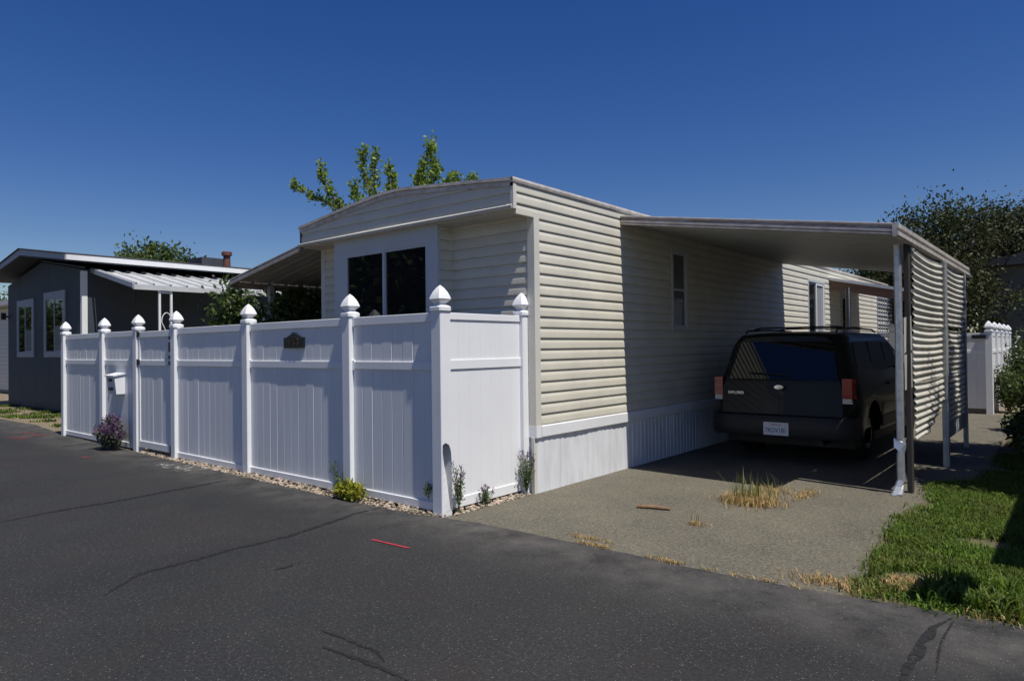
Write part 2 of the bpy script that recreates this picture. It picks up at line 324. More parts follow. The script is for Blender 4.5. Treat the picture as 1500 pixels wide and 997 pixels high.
# grass blades on the lawn (nobody could count them)
def in_poly(P, poly):
    x, y = P[:, 0], P[:, 1]; ins = np.zeros(len(P), bool); j = len(poly)-1
    for i in range(len(poly)):
        xi, yi = poly[i]; xj, yj = poly[j]
        ins ^= ((yi > y) != (yj > y)) & (x < (xj-xi)*(y-yi)/(yj-yi+1e-12)+xi); j = i
    return ins
def vnoise(P, sc, seed):
    r = np.random.default_rng(seed); v = 0
    for k in range(5):
        a = r.uniform(0, 6.28); f = sc*(1+.6*k); v = v + np.sin(P[:, 0]*f*math.cos(a)+P[:, 1]*f*math.sin(a)+r.uniform(0, 6.28))
    return v/5
lp = [(3.38, .24), (3.7, .22), (4.25, .27), (5.2, .33), (5.2, 7), (3.65, 7), (3.66, 4.7), (3.22, 4.2), (3.36, 3.2), (3.25, 2.7), (3.32, 1.75), (3.36, 1.1), (3.42, .5)]
P = np.stack([rng.uniform(3.0, 5.2, 210000), rng.uniform(.1, 7, 210000), np.zeros(210000)-.006], 1)
edgej = .06*rng.normal(size=(210000, 2)); ok = in_poly(P[:, :2]+edgej, lp)
bare = vnoise(P, 3.1, 3) + .75*np.exp(-(((P[:, 0]-3.45)/.35)**2+((P[:, 1]-.55)/.3)**2)) ; ok &= (bare < .22+.55*rng.uniform(size=210000)*rng.uniform(size=210000)); P = P[ok]
q = blades(P, .045, .010, .95); tag(quads('grass', q, 'grass'), 'short green lawn grass beside the driveway', 'grass', kind='stuff')
P = np.stack([rng.uniform(3.05, 4.6, 9000), rng.uniform(.1, 1.0, 9000), np.zeros(9000)-.006], 1); ok = in_poly(P[:, :2]+.08*rng.normal(size=(9000, 2)), lp) & (vnoise(P, 4, 9) > .1); P = P[ok]
tag(quads('dry_grass', blades(P, .04, .008, .9), 'dry_grass'), 'patches of yellowed dry grass at the lawn edge', 'grass', kind='stuff')
# coarse tufts along the road edge
P = []
for k in range(60):
    x = random.uniform(3.75, 4.6); y = .25+random.uniform(0, .5)
    P.append(np.stack([rng.normal(x, .03, 18), rng.normal(y, .03, 18), np.zeros(18)-.006], 1))
tag(quads('coarse_grass', blades(np.concatenate(P), .12, .014, .95), 'grass'), 'coarse long grass spilling over the asphalt edge', 'grass', kind='stuff')
# weeds on the dirt by the dark house
P = np.stack([rng.uniform(-21, -11, 26000), rng.uniform(.4, 1.65, 26000), np.zeros(26000)-.01], 1); P = P[(vnoise(P, 1.6, 5)+.35*vnoise(P, 6, 8) > .15+.55*rng.uniform(size=26000))]
tag(quads('weed_patches', blades(P, .07, .02, .9), 'grass'), 'thin green weeds on bare dirt in front of the dark house', 'weeds', kind='stuff')
P = np.stack([rng.uniform(0, 3.3, 2600), rng.normal(.045, .018, 2600), np.zeros(2600)], 1); P[:, 1] += np.interp(P[:, 0], [e[0] for e in edge], [e[1] for e in edge])-.03; P = P[vnoise(P, 3.3, 11)+.5*vnoise(P, 9, 21) > .05+.5*rng.uniform(size=2600)]
tag(quads('dry_weeds', blades(P, .022, .008, 1.1), 'dry_grass'), 'low dry weeds along the seam between asphalt and driveway', 'weeds', kind='stuff')

# pebbles along the fence
ico = [(0, 0, 1)] + [(.894*math.cos(math.radians(72*i)), .894*math.sin(math.radians(72*i)), .447) for i in range(5)] + [(.894*math.cos(math.radians(36+72*i)), .894*math.sin(math.radians(36+72*i)), -.447) for i in range(5)] + [(0, 0, -1)]
icf = [(0, 1+i, 1+(i+1) % 5) for i in range(5)] + [(1+i, 6+i, 1+(i+1) % 5) for i in range(5)] + [(1+(i+1) % 5, 6+i, 6+(i+1) % 5) for i in range(5)] + [(11, 6+(i+1) % 5, 6+i) for i in range(5)]
icv = np.array(ico); mb = MB(); allv, allf = [], []; cnt = 0
def pebble(x, y, z, s):
    global cnt
    sc = s*np.array([random.uniform(.8, 1.5), random.uniform(.7, 1.1), random.uniform(.5, .8)]); a = random.uniform(0, 6.28); c_, s_ = math.cos(a), math.sin(a)
    v = icv*(1+.18*rng.normal(size=(12, 1)))*sc; v = np.stack([v[:, 0]*c_-v[:, 1]*s_+x, v[:, 0]*s_+v[:, 1]*c_+y, v[:, 2]+z], 1)
    allv.extend(map(tuple, v)); allf.extend([(a_+cnt, b_+cnt, c2+cnt) for a_, b_, c2 in icf]); cnt += 12
for k in range(2600):
    x = -6.6*random.random()**.9; e = np.interp(x, [q[0] for q in edge], [q[1] for q in edge]); u = random.random(); y = e+.0+u*(.2-e); pebble(x, y, .0+.055*u*random.random(), random.uniform(.009, .021))
for k in range(420):
    y = random.uniform(.12, 1.25); u = random.random(); pebble(.07-u*.22, y, .0+.03*u*random.random(), random.uniform(.010, .024))
for k in range(260):
    pebble(random.uniform(-21, -11), random.uniform(.3, 1.6), 0, random.uniform(.008, .02))
me = bpy.data.meshes.new('pebbles'); me.from_pydata(allv, [], allf); me.update()
tag(link('pebbles', me, 'pebble'), 'tan and grey pebbles scattered along the foot of the white fence', 'pebbles', kind='stuff')

# ------------------------------------------------------------------ white vinyl fence
fence = thing('privacy_fence', 'tall white vinyl privacy fence with pointed post caps in front of the beige home', 'fence', (-.0635, .0635, 0))
FP = Off(fence)
CAPP = [(.066, 0), (.076, .004), (.076, .036), (.070, .044), (.045, .058), (.040, .068), (.046, .078), (.072, .100), (.078, .112), (.070, .14), (.052, .18), (.028, .215), (.008, .236), (.001, .242)]
def post(P_, name, x, y, h=1.865, w=.127, parent=None, zb=-.03):
    mb = MB(); mb.box(x-w/2, x+w/2, y-w/2, y+w/2, zb, h, .006); o = P_(mb, name, 'vinyl', parent)
    k = w/.127; c = MB(); c.lathe([(r*k, z*k) for r, z in CAPP], (x, y, h-.002), sq=True); cc = P_(c, 'post_cap', 'vinyl', o); autosmooth(cc, 28); return o
def boards(P_, par, a, b, z0, z1, axis, c, wd=.15, m='vinyl_board', t=.011):
    """tongue and groove boards from a to b along an axis, face at c -/+ t"""
    n = max(1, round((b-a)/wd)); w = (b-a)/n
    for i in range(n):
        p, q = a+i*w+.0012, a+(i+1)*w-.0012; d = random.uniform(-.0012, .0012); g = .006; g2 = .004; md = (p+q)/2
        pr = [(p, -t+g2), (p+g, -t), (q-g, -t), (q, -t+g2), (q, t-g2), (q-g, t), (p+g, t), (p, t-g2)]
        pr = [(u, v+c+d) if axis == 'x' else (v+c+d, u) for u, v in pr]
        mb = MB(); mb.prism(pr, 'z', z0, z1); P_(mb, 'board', m, par)
def rail(P_, par, a, b, z0, z1, axis, c, t=.022, name='rail'):
    mb = MB(); pr = [(c-t, z0+.004), (c-t+.004, z0), (c+t-.004, z0), (c+t, z0+.004), (c+t, z1-.004), (c+t-.004, z1), (c-t+.004, z1), (c-t, z1-.004)]
    mb.prism(pr, axis, a, b); return P_(mb, name, 'vinyl', par)
def bracket(P_, par, x, z, s):
    mb = MB(); mb.box(min(x, x+.03*s), max(x, x+.03*s), .0635-.027, .0635+.027, z-.006, z+.095); P_(mb, 'bracket', 'vinyl', par)
PX = [-10.02, -8.14, -6.77, -5.46, -3.473, -1.417]; YC = .0635
tops = {}
for x in PX: post(FP, 'post', x, YC)
for a, b in ((0, 1), (1, 2), (3, 4), (4, 5)):
    x0, x1 = PX[a]+.0635, PX[b]-.0635
    rail(FP, fence, x0, x1, 1.77, 1.855, 'x', YC, .026); rail(FP, fence, x0, x1, 1.32, 1.40, 'x', YC, .026); rail(FP, fence, x0, x1, .02, .10, 'x', YC, .026)
    boards(FP, fence, x0, x1, 1.401, 1.769, 'x', YC); boards(FP, fence, x0, x1, .101, 1.319, 'x', YC)
    for z in (1.765, 1.315): bracket(FP, fence, x0, z, 1); bracket(FP, fence, x1, z, -1)
x0, x1 = PX[5]+.0635, -.127
rail(FP, fence, x0, x1, 1.77, 1.855, 'x', YC, .026); rail(FP, fence, x0, x1, 1.32, 1.40, 'x', YC, .026); rail(FP, fence, x0, x1, .02, .10, 'x', YC, .026)
boards(FP, fence, x0, x1, 1.401, 1.769, 'x', YC); boards(FP, fence, x0, x1, .101, 1.319, 'x', YC)
for z in (1.765, 1.315): bracket(FP, fence, x0, z, 1); bracket(FP, fence, x1, z, -1)
# return to the house, no visible grooves: flush boards
yr0, yr1 = .127, 1.19; xr = -.0635
rail(FP, fence, yr0, yr1, 1.79, 1.855, 'y', xr, .030); rail(FP, fence, yr0, yr1, 1.325, 1.415, 'y', xr, .030); rail(FP, fence, yr0, yr1, .03, .125, 'y', xr, .030)
def flush(a, b, z0, z1):
    n = 7; w = (b-a)/n
    for i in range(n):
        mb = MB(); p, q = a+i*w+.0004, a+(i+1)*w-.0004; pr = [(xr-.018, p), (xr+.0165, p), (xr+.018, p+.003), (xr+.018, q-.003), (xr+.0165, q), (xr-.018, q)]; mb.prism(pr, 'z', z0, z1); FP(mb, 'board', 'vinyl', fence)
flush(yr0, yr1, 1.416, 1.789); flush(yr0, yr1, .126, 1.324)
post(FP, 'post', xr, 1.19+.0635, 1.86)
# corner post with the torn lower corner
mb = MB(); w = .127; c = .006
zs = [-.03, .02, .06, .14, .20, .27, .34, .40, .45, .50, .56, .60, .64, .66]
yl = [.127, .126, .10, .085, .076, .070, .062, .052, .042, .032, .022, .018, .016, .05]; yr_ = [.127, .1265, .122, .1262, .1264, .1265, .1265, .1265, .126, .125, .121, .112, .092, .05]
xl = [.0, .0, .004, .006, .004, .0, -.004, -.008, -.010, -.010, -.008, -.005, -.002, 0]
def outer(x, y): return (x, y)
rows = [(-.127, .127), (-.127, c), (-.127+c, 0), (-c, 0), (0, c)]
for z0, z1 in ((-.03, 1.865),): mb.loft([[(x, y, z0) for x, y in rows], [(x, y, z1) for x, y in rows]], cap=False, closed=False)
inner = [(-.123, .123), (-.123, .004), (-.004, .004)]
mb.loft([[(x, y, -.03) for x, y in inner], [(x, y, 1.86) for x, y in inner]], cap=False, closed=False)
mb.add([(-.127, .127, -.03), (0, .127, -.03), (0, .127, 1.865), (-.127, .127, 1.865)], [(0, 1, 2, 3)])
mb.add([(0, c, .66), (0, .127, .66), (0, .127, 1.865), (0, c, 1.865)], [(0, 1, 2, 3)])
for i in range(len(zs)-1):
    mb.add([(0, c, zs[i]), (xl[i], yl[i], zs[i]), (xl[i+1], yl[i+1], zs[i+1]), (0, c, zs[i+1])], [(0, 1, 2, 3)])
    mb.add([(0, yr_[i], zs[i]), (0, .127, zs[i]), (0, .127, zs[i+1]), (0, yr_[i+1], zs[i+1])], [(0, 1, 2, 3)])
    mb.add([(0, yr_[i], zs[i]), (-.006, yr_[i]+.001, zs[i]), (-.006, yr_[i+1]+.001, zs[i+1]), (0, yr_[i+1], zs[i+1])], [(0, 1, 2, 3)])
mb.add([(-.127, c, 1.865), (-.127+c, 0, 1.865), (-c, 0, 1.865), (0, c, 1.865), (0, .127, 1.865), (-.127, .127, 1.865)], [(0, 1, 2, 3, 4, 5)])
cp = FP(mb, 'post', 'vinyl'); tag(cp, 'corner post with a torn lower corner')
cc = MB(); cc.lathe(CAPP, (-.0635, .0635, 1.866), sq=True); autosmooth(FP(cc, 'post_cap', 'vinyl', cp), 28)

# gate
gate = thing('gate', 'narrow white vinyl gate with black hinges in the fence', 'gate', ((PX[2]+PX[3])/2, YC, .03)); GP = Off(gate)
x0, x1 = PX[2]+.0635+.02, PX[3]-.0635-.02; gy = YC-.012
for z0, z1 in ((1.745, 1.835), (1.32, 1.40), (.07, .17)): rail(GP, gate, x0, x1, z0, z1, 'x', gy, .026)
for a in (x0, x1-.05): mb = MB(); mb.box(a, a+.05, gy-.0245, gy+.0245, .171, 1.744); GP(mb, 'stile', 'vinyl')
boards(GP, gate, x0+.051, x1-.051, 1.401, 1.744, 'x', gy); boards(GP, gate, x0+.051, x1-.051, .171, 1.319, 'x', gy)
for z in (1.76, 1.33):
    mb = MB(); mb.box(x0-.03, x0+.06, gy-.034, gy-.0262, z, z+.075, .004); mb.tube([(x0-.012, gy-.036, z-.01), (x0-.012, gy-.036, z+.085)], .012); GP(mb, 'hinge', 'black_metal')
for z0, z1 in ((1.52, 1.66), (1.42, 1.47), (1.33, 1.39), (1.70, 1.74)):
    mb = MB(); mb.box(x1-.05, x1+.018, gy-.05, gy-.027, z0, z1, .005); GP(mb, 'latch', 'black_metal')
mb = MB(); mb.box(x1-.04, x1+.018, gy-.045, gy-.0262, .08, .17, .005); GP(mb, 'drop_latch', 'black_metal')

# letter box on the fence
bx = thing('letter_box', 'small white wall letter box hung on the fence beside the gate', 'mailbox', (-7.42, .04, .86)); BP = Off(bx)
mb = MB(); y0, y1 = -.105, .051; mb.loft([[(-7.60, y0+.03, .86), (-7.27, y0+.03, .86), (-7.27, y1, .86), (-7.60, y1, .86)], [(-7.60, y0, 1.14), (-7.27, y0, 1.14), (-7.27, y1, 1.17), (-7.60, y1, 1.17)]]); BP(mb, 'box', 'white_trim')
mb = MB(); mb.loft([[(-7.62, y0-.02, 1.142), (-7.25, y0-.02, 1.142), (-7.25, y1+.001, 1.172), (-7.62, y1+.001, 1.172)], [(-7.62, y0-.02, 1.157), (-7.25, y0-.02, 1.157), (-7.25, y1+.001, 1.20), (-7.62, y1+.001, 1.20)]]); BP(mb, 'lid', 'white_trim')
for z in (1.06, .92): mb = MB(); mb.box(-7.49, -7.38, y0-.012, y0+.02, z, z+.045, .004); BP(mb, 'clasp', 'black_metal')
mb = MB(); mb.tube([(-7.55, y0+.03, .87), (-7.55, y0+.01, .78), (-7.53, y0+.01, .74)], .006); BP(mb, 'hook', 'window_frame')

# house number plaque 133
pq = thing('number_plaque', 'black arched house number plaque with 133 mounted on the fence', 'sign', (-2.43, .046, 1.55)); QP = Off(pq)
pr = [(-.2, 0), (.2, 0), (.2, .118), (.185, .122), (.16, .112), (.10, .14), (.05, .155), (.03, .172), (0, .178), (-.03, .172), (-.05, .155), (-.10, .14), (-.16, .112), (-.185, .122), (-.2, .118)]
mb = MB(); mb.prism([(-2.43+a, 1.548+b) for a, b in pr], 'y', .028, .051); QP(mb, 'plate', 'plaque')
for ch, dx in (('1', -.085), ('3', 0), ('3', .085)):
    me = text_mesh(ch, .125, .003); me.transform(Matrix.Rotation(math.radians(90), 4, 'X')); o = link('numeral', me, 'gold', pq); o.location = (dx, .026-.046, .055)
mb = MB(); arc = [(-2.43+.10*math.cos(t), 1.548+.095+.032*math.sin(t)) for t in np.linspace(math.pi*.97, math.pi*.03, 11)]
mb.tube([(a, .027, b) for a, b in arc], .004, 6); QP(mb, 'ornament', 'gold')

# ------------------------------------------------------------------ beige mobile home
home = thing('mobile_home', 'beige vinyl sided mobile home with bowed roof and white skirting behind the white fence', 'house', (-1.8, 1.3, 0)); HP = Off(home)
XS, XL, YF, YB = .075, -3.68, 1.30, 20.0; CH = .1142
mb = MB(); mb.box(XL+.02, XS-.004, YF+.012, YB, .05, 2.92); HP(mb, 'wall_core', 'core')
def course(z0, a, b, axis, c, sgn, h=CH, name='siding_plank', m='siding', zc=None, end=None):
    """one lap siding course: profile leaning out to a lip at the bottom"""
    h = h if zc is None else min(h, zc-z0)
    pr = [(.0, -.004), (.0235, -.004), (.025, .003), (.0235, h*.14), (.0232, h*.42), (.021, h*.58), (.010, h*.82), (.0065, h-.0052), (.0, h-.0052)]
    j = random.uniform(-.0012, .0012); mb = MB(); rings = []
    for t in (a, b):
        rings.append([((c+sgn*(o+j), t, z0+z) if axis == 'y' else (t, c+sgn*(o+j), z0+z)) for o, z in pr])
    mb.loft(rings); o = HP(mb, name, m); autosmooth(o, 40); return o
Z0 = .713
for i in range(22):
    z = Z0+i*CH; fr = YF+.065 if z+CH < 2.93 else .985
    if z+.03 > 3.215: break
    # window gaps
    segs = [(fr, YB)]
    for (wa, wb, wz0, wz1) in ((4.38, 4.88, 1.755, 2.87), (10.52, 11.70, 1.64, 2.87)):
        if z+CH > wz0 and z < wz1:
            ns = []
            for a, b in segs:
                if a < wa and b > wb: ns += [(a, wa), (wb, b)]
                else: ns.append((a, b))
            segs = ns
    for a, b in segs: course(z, a, b, 'y', XS, 1)
# front wall planks
for i in range(20):
    z = Z0+i*CH
    if z > 2.9: break
    course(z, -1.12, XS-.06, 'x', YF, -1); course(z, XL+.085, -3.04, 'x', YF, -1)
    course(z, 1.066, YF, 'y', -1.135, 1)
mb = MB(); mb.box(XS-.07, XS+.028, YF-.028, YF+.062, .70, 2.93, .004); HP(mb, 'corner_board', 'siding_trim')
mb = MB(); mb.box(XL-.02, XL+.08, YF-.022, YF+.062, .70, 2.93, .004); HP(mb, 'corner_board', 'siding_trim')
mb = MB(); mb.box(-1.135-.014, -1.135+.022, YF-.035, YF-.0, .72, 2.92); HP(mb, 'corner_trim', 'siding_trim')
# bay with the big window
mb = MB(); mb.box(-3.0, -1.137, 1.07, YF+.01, .72, 2.92); HP(mb, 'bay_core', 'core')
wt = MB()
for a, b, z0, z1 in ((-3.04, -2.80, .74, 2.92), (-1.27, -1.10, .74, 2.92), (-2.80, -1.27, 2.735, 2.92), (-2.80, -1.27, .74, 1.25)): wt.box(a, b, 1.03, 1.072, z0, z1)
win = HP(wt, 'window', 'window_frame')
def sash(P_, par, x0, x1, z0, z1, y, fw=.035, pane='glass', fr='window_frame', axis='x', d=.03, sgn=-1):
    """sash frame and pane; axis x: lies along x facing -y; axis y: along y facing +x"""
    f = MB()
    def bx(a, b, z_0, z_1, o0, o1):
        if axis == 'x': f.box(a, b, y+min(sgn*o0, sgn*o1), y+max(sgn*o0, sgn*o1), z_0, z_1)
        else: f.box(y+min(sgn*o0, sgn*o1), y+max(sgn*o0, sgn*o1), a, b, z_0, z_1)
    bx(x0, x0+fw, z0, z1, 0, d); bx(x1-fw, x1, z0, z1, 0, d); bx(x0+fw, x1-fw, z1-fw, z1, .001, d-.001); bx(x0+fw, x1-fw, z0, z0+fw, .001, d-.001)
    o = P_(f, 'sash_frame', fr, par); f = MB(); bx(x0+fw-.002, x1-fw+.002, z0+fw-.002, z1-fw+.002, .006, .011); P_(f, 'pane', pane, par); return o
sash(HP, win, -2.80, -2.03, 1.25, 2.735, 1.060); sash(HP, win, -2.055, -1.27, 1.25, 2.735, 1.068)
mb = MB(); mb.box(-3.045, -1.095, 1.018, 1.0295, 2.895, 2.925); HP(mb, 'head_trim', 'window_frame')
# skirting: trim band and ribbed panels
for a, b in ((1.36, 5.0), (5.0, 9.0), (9.0, 13.0), (13.0, YB)):
    mb = MB(); mb.prism([(XS-.03, .578), (XS+.030, .578), (XS+.034, .584), (XS+.034, .690), (XS+.026, .702), (XS-.03, .708)], 'y', a+.001, b-.001); HP(mb, 'skirting_trim', 'white_trim')
mb = MB(); mb.box(XL, XS+.03, YF-.03, YF+.058, .578, .70); HP(mb, 'skirting_trim', 'white_trim')
yy = 1.315; k = 0
while yy < 12.0:
    wdt = .205; pr = []; out = XS+.001
    for j, (t, o) in enumerate([(0, 0), (.010, .0), (.014, .005), (.066, .005), (.070, .001), (.112, .001), (.116, .005), (.195, .005), (.199, .001), (.203, .001)]): pr.append((out+o+.004*math.sin(k*1.3+t*9), yy+t))
    pr += [(out-.015, yy+.203), (out-.015, yy)]
    mb = MB(); mb.prism(pr, 'z', -.02, .579+(.0)); HP(mb, 'skirting_panel', 'skirt'); yy += wdt; k += 1
mb = MB(); mb.box(XL, XS, YF-.004, YF+.01, -.02, .578); HP(mb, 'skirting_front', 'skirt')
mb = MB(); mb.box(XS-.03, XS+.004, 1.26, 1.312, -.02, .577); HP(mb, 'skirting_corner', 'siding_trim')
# roof: bowed gable, front overhang with siding gable board, trim, soffit
def roofz(x): return float(np.interp(x, [-3.70, -2.78, -2.23, -1.95, -1.72, -1.5, -1.02, -.4, .10], [3.200, 3.312, 3.373, 3.396, 3.402, 3.392, 3.347, 3.290, 3.238]))
rx = np.unique(np.concatenate([np.linspace(-3.70, .10, 25), [-1.95, -1.72, -1.5]])); YO = .96
mb = MB(); mb.loft([[(x, y, roofz(x)) for x in rx]+[(x, y, roofz(x)-.03) for x in rx[::-1]] for y in (YO-.02, YB+.3)]); autosmooth(HP(mb, 'roof', 'roof_trim'), 30)
# gable face courses, cut to the bow
for i in range(4):
    z = 2.985+i*CH*1.0
    xs = [x for x in rx if roofz(x)-.07 > z+.012]
    if len(xs) < 2: continue
    xa, xb = max(xs[0], -3.68), min(xs[-1], .06)
    xx = np.linspace(xa, xb, 18); mb = MB(); rings = []
    for x in xx:
        h = min(CH, max(.01, roofz(x)-.062-z)); rings.append([(x, YO+.006-o, z+zz) for o, zz in [(0, -.003), (.017, -.003), (.018, .004), (.017, h*.5), (.006, h*.85), (.004, h-.004), (0, h-.004)]])
    mb.loft(rings); autosmooth(HP(mb, 'gable_plank', 'siding'), 40)
mb = MB(); mb.loft([[(x, y, 2.93) for x in (-3.68, .07)]+[(x, y, roofz(x)-.03) for x in rx[::-1]] for y in (YO+.006, YO+.03)]); HP(mb, 'gable_board', 'core')
mb = MB(); mb.prism([(YO-.030, 2.935), (YO-.012, 2.928), (YO+.035, 2.928), (YO+.035, 2.99), (YO-.010, 2.985), (YO-.034, 2.962)], 'x', -3.70, .083); HP(mb, 'gable_sill', 'soffit')
mb = MB(); mb.box(-3.69, .085, YO+.036, YF-.001, 2.915, 2.93); HP(mb, 'soffit', 'soffit')
mb = MB(); mb.box(-3.69, -3.665, YO-.02, YO+.06, 2.93, 3.17); HP(mb, 'end_board', 'dark_post')
# front roof trim (two steps) and side roof trim
for zo, d, hh in ((.002, .040, .034), (-.036, .022, .048)):
    mb = MB(); mb.loft([[(x, YO-d, roofz(x)+zo-(hh if k in (1, 2) else 0)), ] [0] if False else (x, YO-d, roofz(x)+zo) for x in rx for k in (0,)] and [[(x, YO-d, roofz(x)+zo), (x, YO-d, roofz(x)+zo-hh), (x, YO+.02, roofz(x)+zo-hh), (x, YO+.02, roofz(x)+zo)] for x in rx]); HP(mb, 'roof_trim', 'roof_trim')
ze = roofz(.10)
mb = MB(); mb.prism([(XS+.010, ze-.045), (XS+.036, ze-.045), (XS+.042, ze-.02), (XS+.036, ze+.006), (XS+.010, ze+.012)], 'y', YO-.04, YB+.3); HP(mb, 'roof_trim', 'fascia_lip')
mb = MB(); mb.box(XS-.012, XS+.028, YO-.022, YO+.028, 2.93, ze-.046); HP(mb, 'corner_board', 'siding_trim')
# side windows
def side_window(a, b, z0, z1, split, pane):
    f = MB(); t = .045
    f.box(XS-.01, XS+.030, a, a+t, z0, z1); f.box(XS-.01, XS+.030, b-t, b, z0, z1); f.box(XS-.01, XS+.029, a+t, b-t, z1-t, z1); f.box(XS-.01, XS+.029, a+t, b-t, z0, z0+t)
    w_ = HP(f, 'window', 'window_frame')
    if split == 'h':
        zm = (z0+z1)/2; sash(HP, w_, a+t, b-t, zm-.01, z1-t, XS-.012, .028, pane, 'window_frame', 'y', .028, 1); sash(HP, w_, a+t, b-t, z0+t, zm+.015, XS-.012, .028, pane, 'window_frame', 'y', .022, 1)
    else:
        ym = (a+b)/2; sash(HP, w_, a+t, ym, z0+t, z1-t, XS-.012, .028, 'glass', 'window_frame', 'y', .022, 1); sash(HP, w_, ym-.02, b-t, z0+t, z1-t, XS-.012, .05, pane, 'white_trim', 'y', .034, 1)
side_window(4.38, 4.88, 1.738, 2.886, 'h', 'glass_pale'); side_window(10.52, 11.70, 1.624, 2.886, 'v', 'curtain_glass')
# porch roof and door farther back on the same side
mb = MB(); mb.loft([[(XS+.03, y, 3.02), (2.4, y, 2.50), (2.4, y, 2.44), (XS+.03, y, 2.96)] for y in (12.05, 14.7)]); HP(mb, 'porch_roof', 'awning_metal')
mb = MB(); mb.loft([[(XS+.05, y, 2.955), (2.36, y, 2.44), (2.36, y, 2.24), (XS+.05, y, 2.755)] for y in (12.1, 12.16)]); HP(mb, 'porch_beam', 'brown_beam')
mb = MB(); mb.box(.88, 1.0, 14.5, 14.6, 0, 2.5); HP(mb, 'porch_post', 'dark_post')
d = MB(); d.box(XS, XS+.03, 13.0, 13.9, .72, 2.75); dr = HP(d, 'door', 'blue_grey_trim'); d = MB(); d.box(XS+.031, XS+.036, 13.15, 13.75, 1.7, 2.6); HP(d, 'pane', 'glass', dr)
lt = MB()
for i in range(9): lt.box(XS+.024, XS+.04, 16.7+i*.3, 16.74+i*.3, 1.5, 2.9)
for i in range(6): lt.box(XS+.041, XS+.05, 16.7, 19.2, 1.55+i*.25, 1.58+i*.25)
HP(lt, 'lattice', 'blue_grey_trim'); lt = MB(); lt.box(XS, XS+.022, 16.7, 19.2, 1.5, 2.9); HP(lt, 'dark_window', 'glass')

# ------------------------------------------------------------------ awning on the left side of the home
aw = thing('side_awning', 'brown edged metal patio awning on the far side of the beige home', 'awning', (-4.6, 3.8, 0)); AP = Off(aw)
def awp(x0, z0, x1, z1, ya, yb, pw, P_, par, m, name, rib=.035):
    """pans running down the slope from (x0,z0) to (x1,z1), one object each"""
    n = int(round((yb-ya)/pw))
    for i in range(n):
        a = ya+i*pw; s = [(0, .0), (.012, rib), (.05, rib), (.062, 0), (pw*.58, 0), (pw*.60, .012), (pw*.64, .012), (pw*.66, 0), (pw-.006, 0), (pw+.004, -.0068)]
        top = [(a+t, o) for t, o in s]; pr = top + [(t, o-.006) for t, o in top[::-1]]
        mb = MB(); mb.loft([[(x, t, z+o) for t, o in pr] for x, z in ((x0, z0), (x1, z1))]); P_(mb, name, m, par)
awp(-3.70, 2.955, -5.60, 2.615, .98, 7.3, .30, AP, aw, 'carport_pan', 'roof_pan')
def fascia_x(P_, par, x0, z0, x1, z1, y0a, y1a=None, h=.105):
    y1a = y0a if y1a is None else y1a
    prof = [(-.006, -h), (.03, -h), (.03, -h+.01), (.012, -h+.012), (.012, -.012), (.03, -.01), (.03, .0), (-.006, 0)]
    rings = []
    for x, z, y in ((x0, z0, y0a), (x1, z1, y1a)): rings.append([(x, y+o, z+zz) for o, zz in prof])
    mb = MB(); mb.loft(rings); o = P_(mb, 'fascia', 'carport_fascia', par)
    for zz, t in ((-.012, .014), (-h*.62, .020), (-h+.012, .010)):
        mb = MB(); mb.loft([[(x, y-.018, z+zz-t/2), (x, y-.0065, z+zz-t/2-.004), (x, y-.0065, z+zz+t/2+.004), (x, y-.018, z+zz+t/2)] for x, z, y in ((x0, z0, y0a), (x1, z1, y1a))]); P_(mb, 'lip', 'fascia_lip', o)
fascia_x(AP, aw, -3.70, 2.965, -5.62, 2.63, .955, h=.095)
mb = MB(); mb.box(-5.66, -5.61, .95, 7.3, 2.50, 2.60); AP(mb, 'gutter', 'carport_fascia')
for y in (1.6, 4.3, 7.1): mb = MB(); mb.box(-5.58, -5.50, y-.04, y+.04, 0, 2.56); AP(mb, 'post', 'post_metal')

# ------------------------------------------------------------------ carport
cp_ = thing('carport', 'flat metal carport with rusty fascia and bowed corrugated side sheets', 'carport', (1.6, 5.5, 0)); CP = Off(cp_)
xA, xB = XS+.028, 3.15; zA, zB = 3.115, 2.625
def cz(x): return zA+(zB-zA)*(x-xA)/(xB-xA)
awp(xA-.024, zA-.045+.003, xB-.03, zB-.045, 3.06, 9.1, .295, CP, cp_, 'carport_pan', 'roof_pan', .04)
mb = MB(); mb.loft([[(x, y, z-.014), (x, y2, z-.014), (x, y2, z-.05), (x, y, z-.05)] for x, z, y, y2 in ((xA, zA, 3.035, 3.075), (xB-.03, zB, 2.885, 3.075))]); CP(mb, 'edge_flashing', 'carport_pan')
fascia_x(CP, cp_, xA, zA+.03, xB-.002, zB+.022, 3.03, 2.86, h=.115)
# outer fascia and gutter along the side
prof = [(-.02, -.115), (.012, -.118), (.030, -.105), (.030, -.066), (.014, -.056), (.014, -.046), (.034, -.036), (.034, .004), (.020, .012), (-.02, .012)]
mb = MB(); mb.loft([[(xB+o, y, zB+.01+z) for o, z in prof] for y in (2.835, 7.95)]); CP(mb, 'gutter', 'fascia_lip')
mb = MB(); mb.loft([[(xB+o, y, z) for o, z in ((-.06, zB-.045), (-.022, zB-.045), (-.022, zB-.16), (-.06, zB-.16))] for y in (3.66, 7.93)]); CP(mb, 'beam', 'post_metal')
mb = MB(); mb.loft([[(x, y, z) for y, z in ((7.93, zB-.1), (7.96, zB-.1), (7.96, zB+.02), (7.93, zB+.02))] for x in (xB-.02, xB+.03)]); CP(mb, 'end_cap', 'fascia_lip')
def carpost(y, x=3.06, w=.05, m='post_metal'):
    mb = MB(); mb.box(x, x+w, y-.045, y+.045, -.02, zB-.09, .006); return CP(mb, 'post', m)
carpost(3.62, 3.085, .05, 'dark_post'); carpost(5.55, 3.135, .05); carpost(7.55, 3.12, .05); carpost(9.0, 1.2, .05)
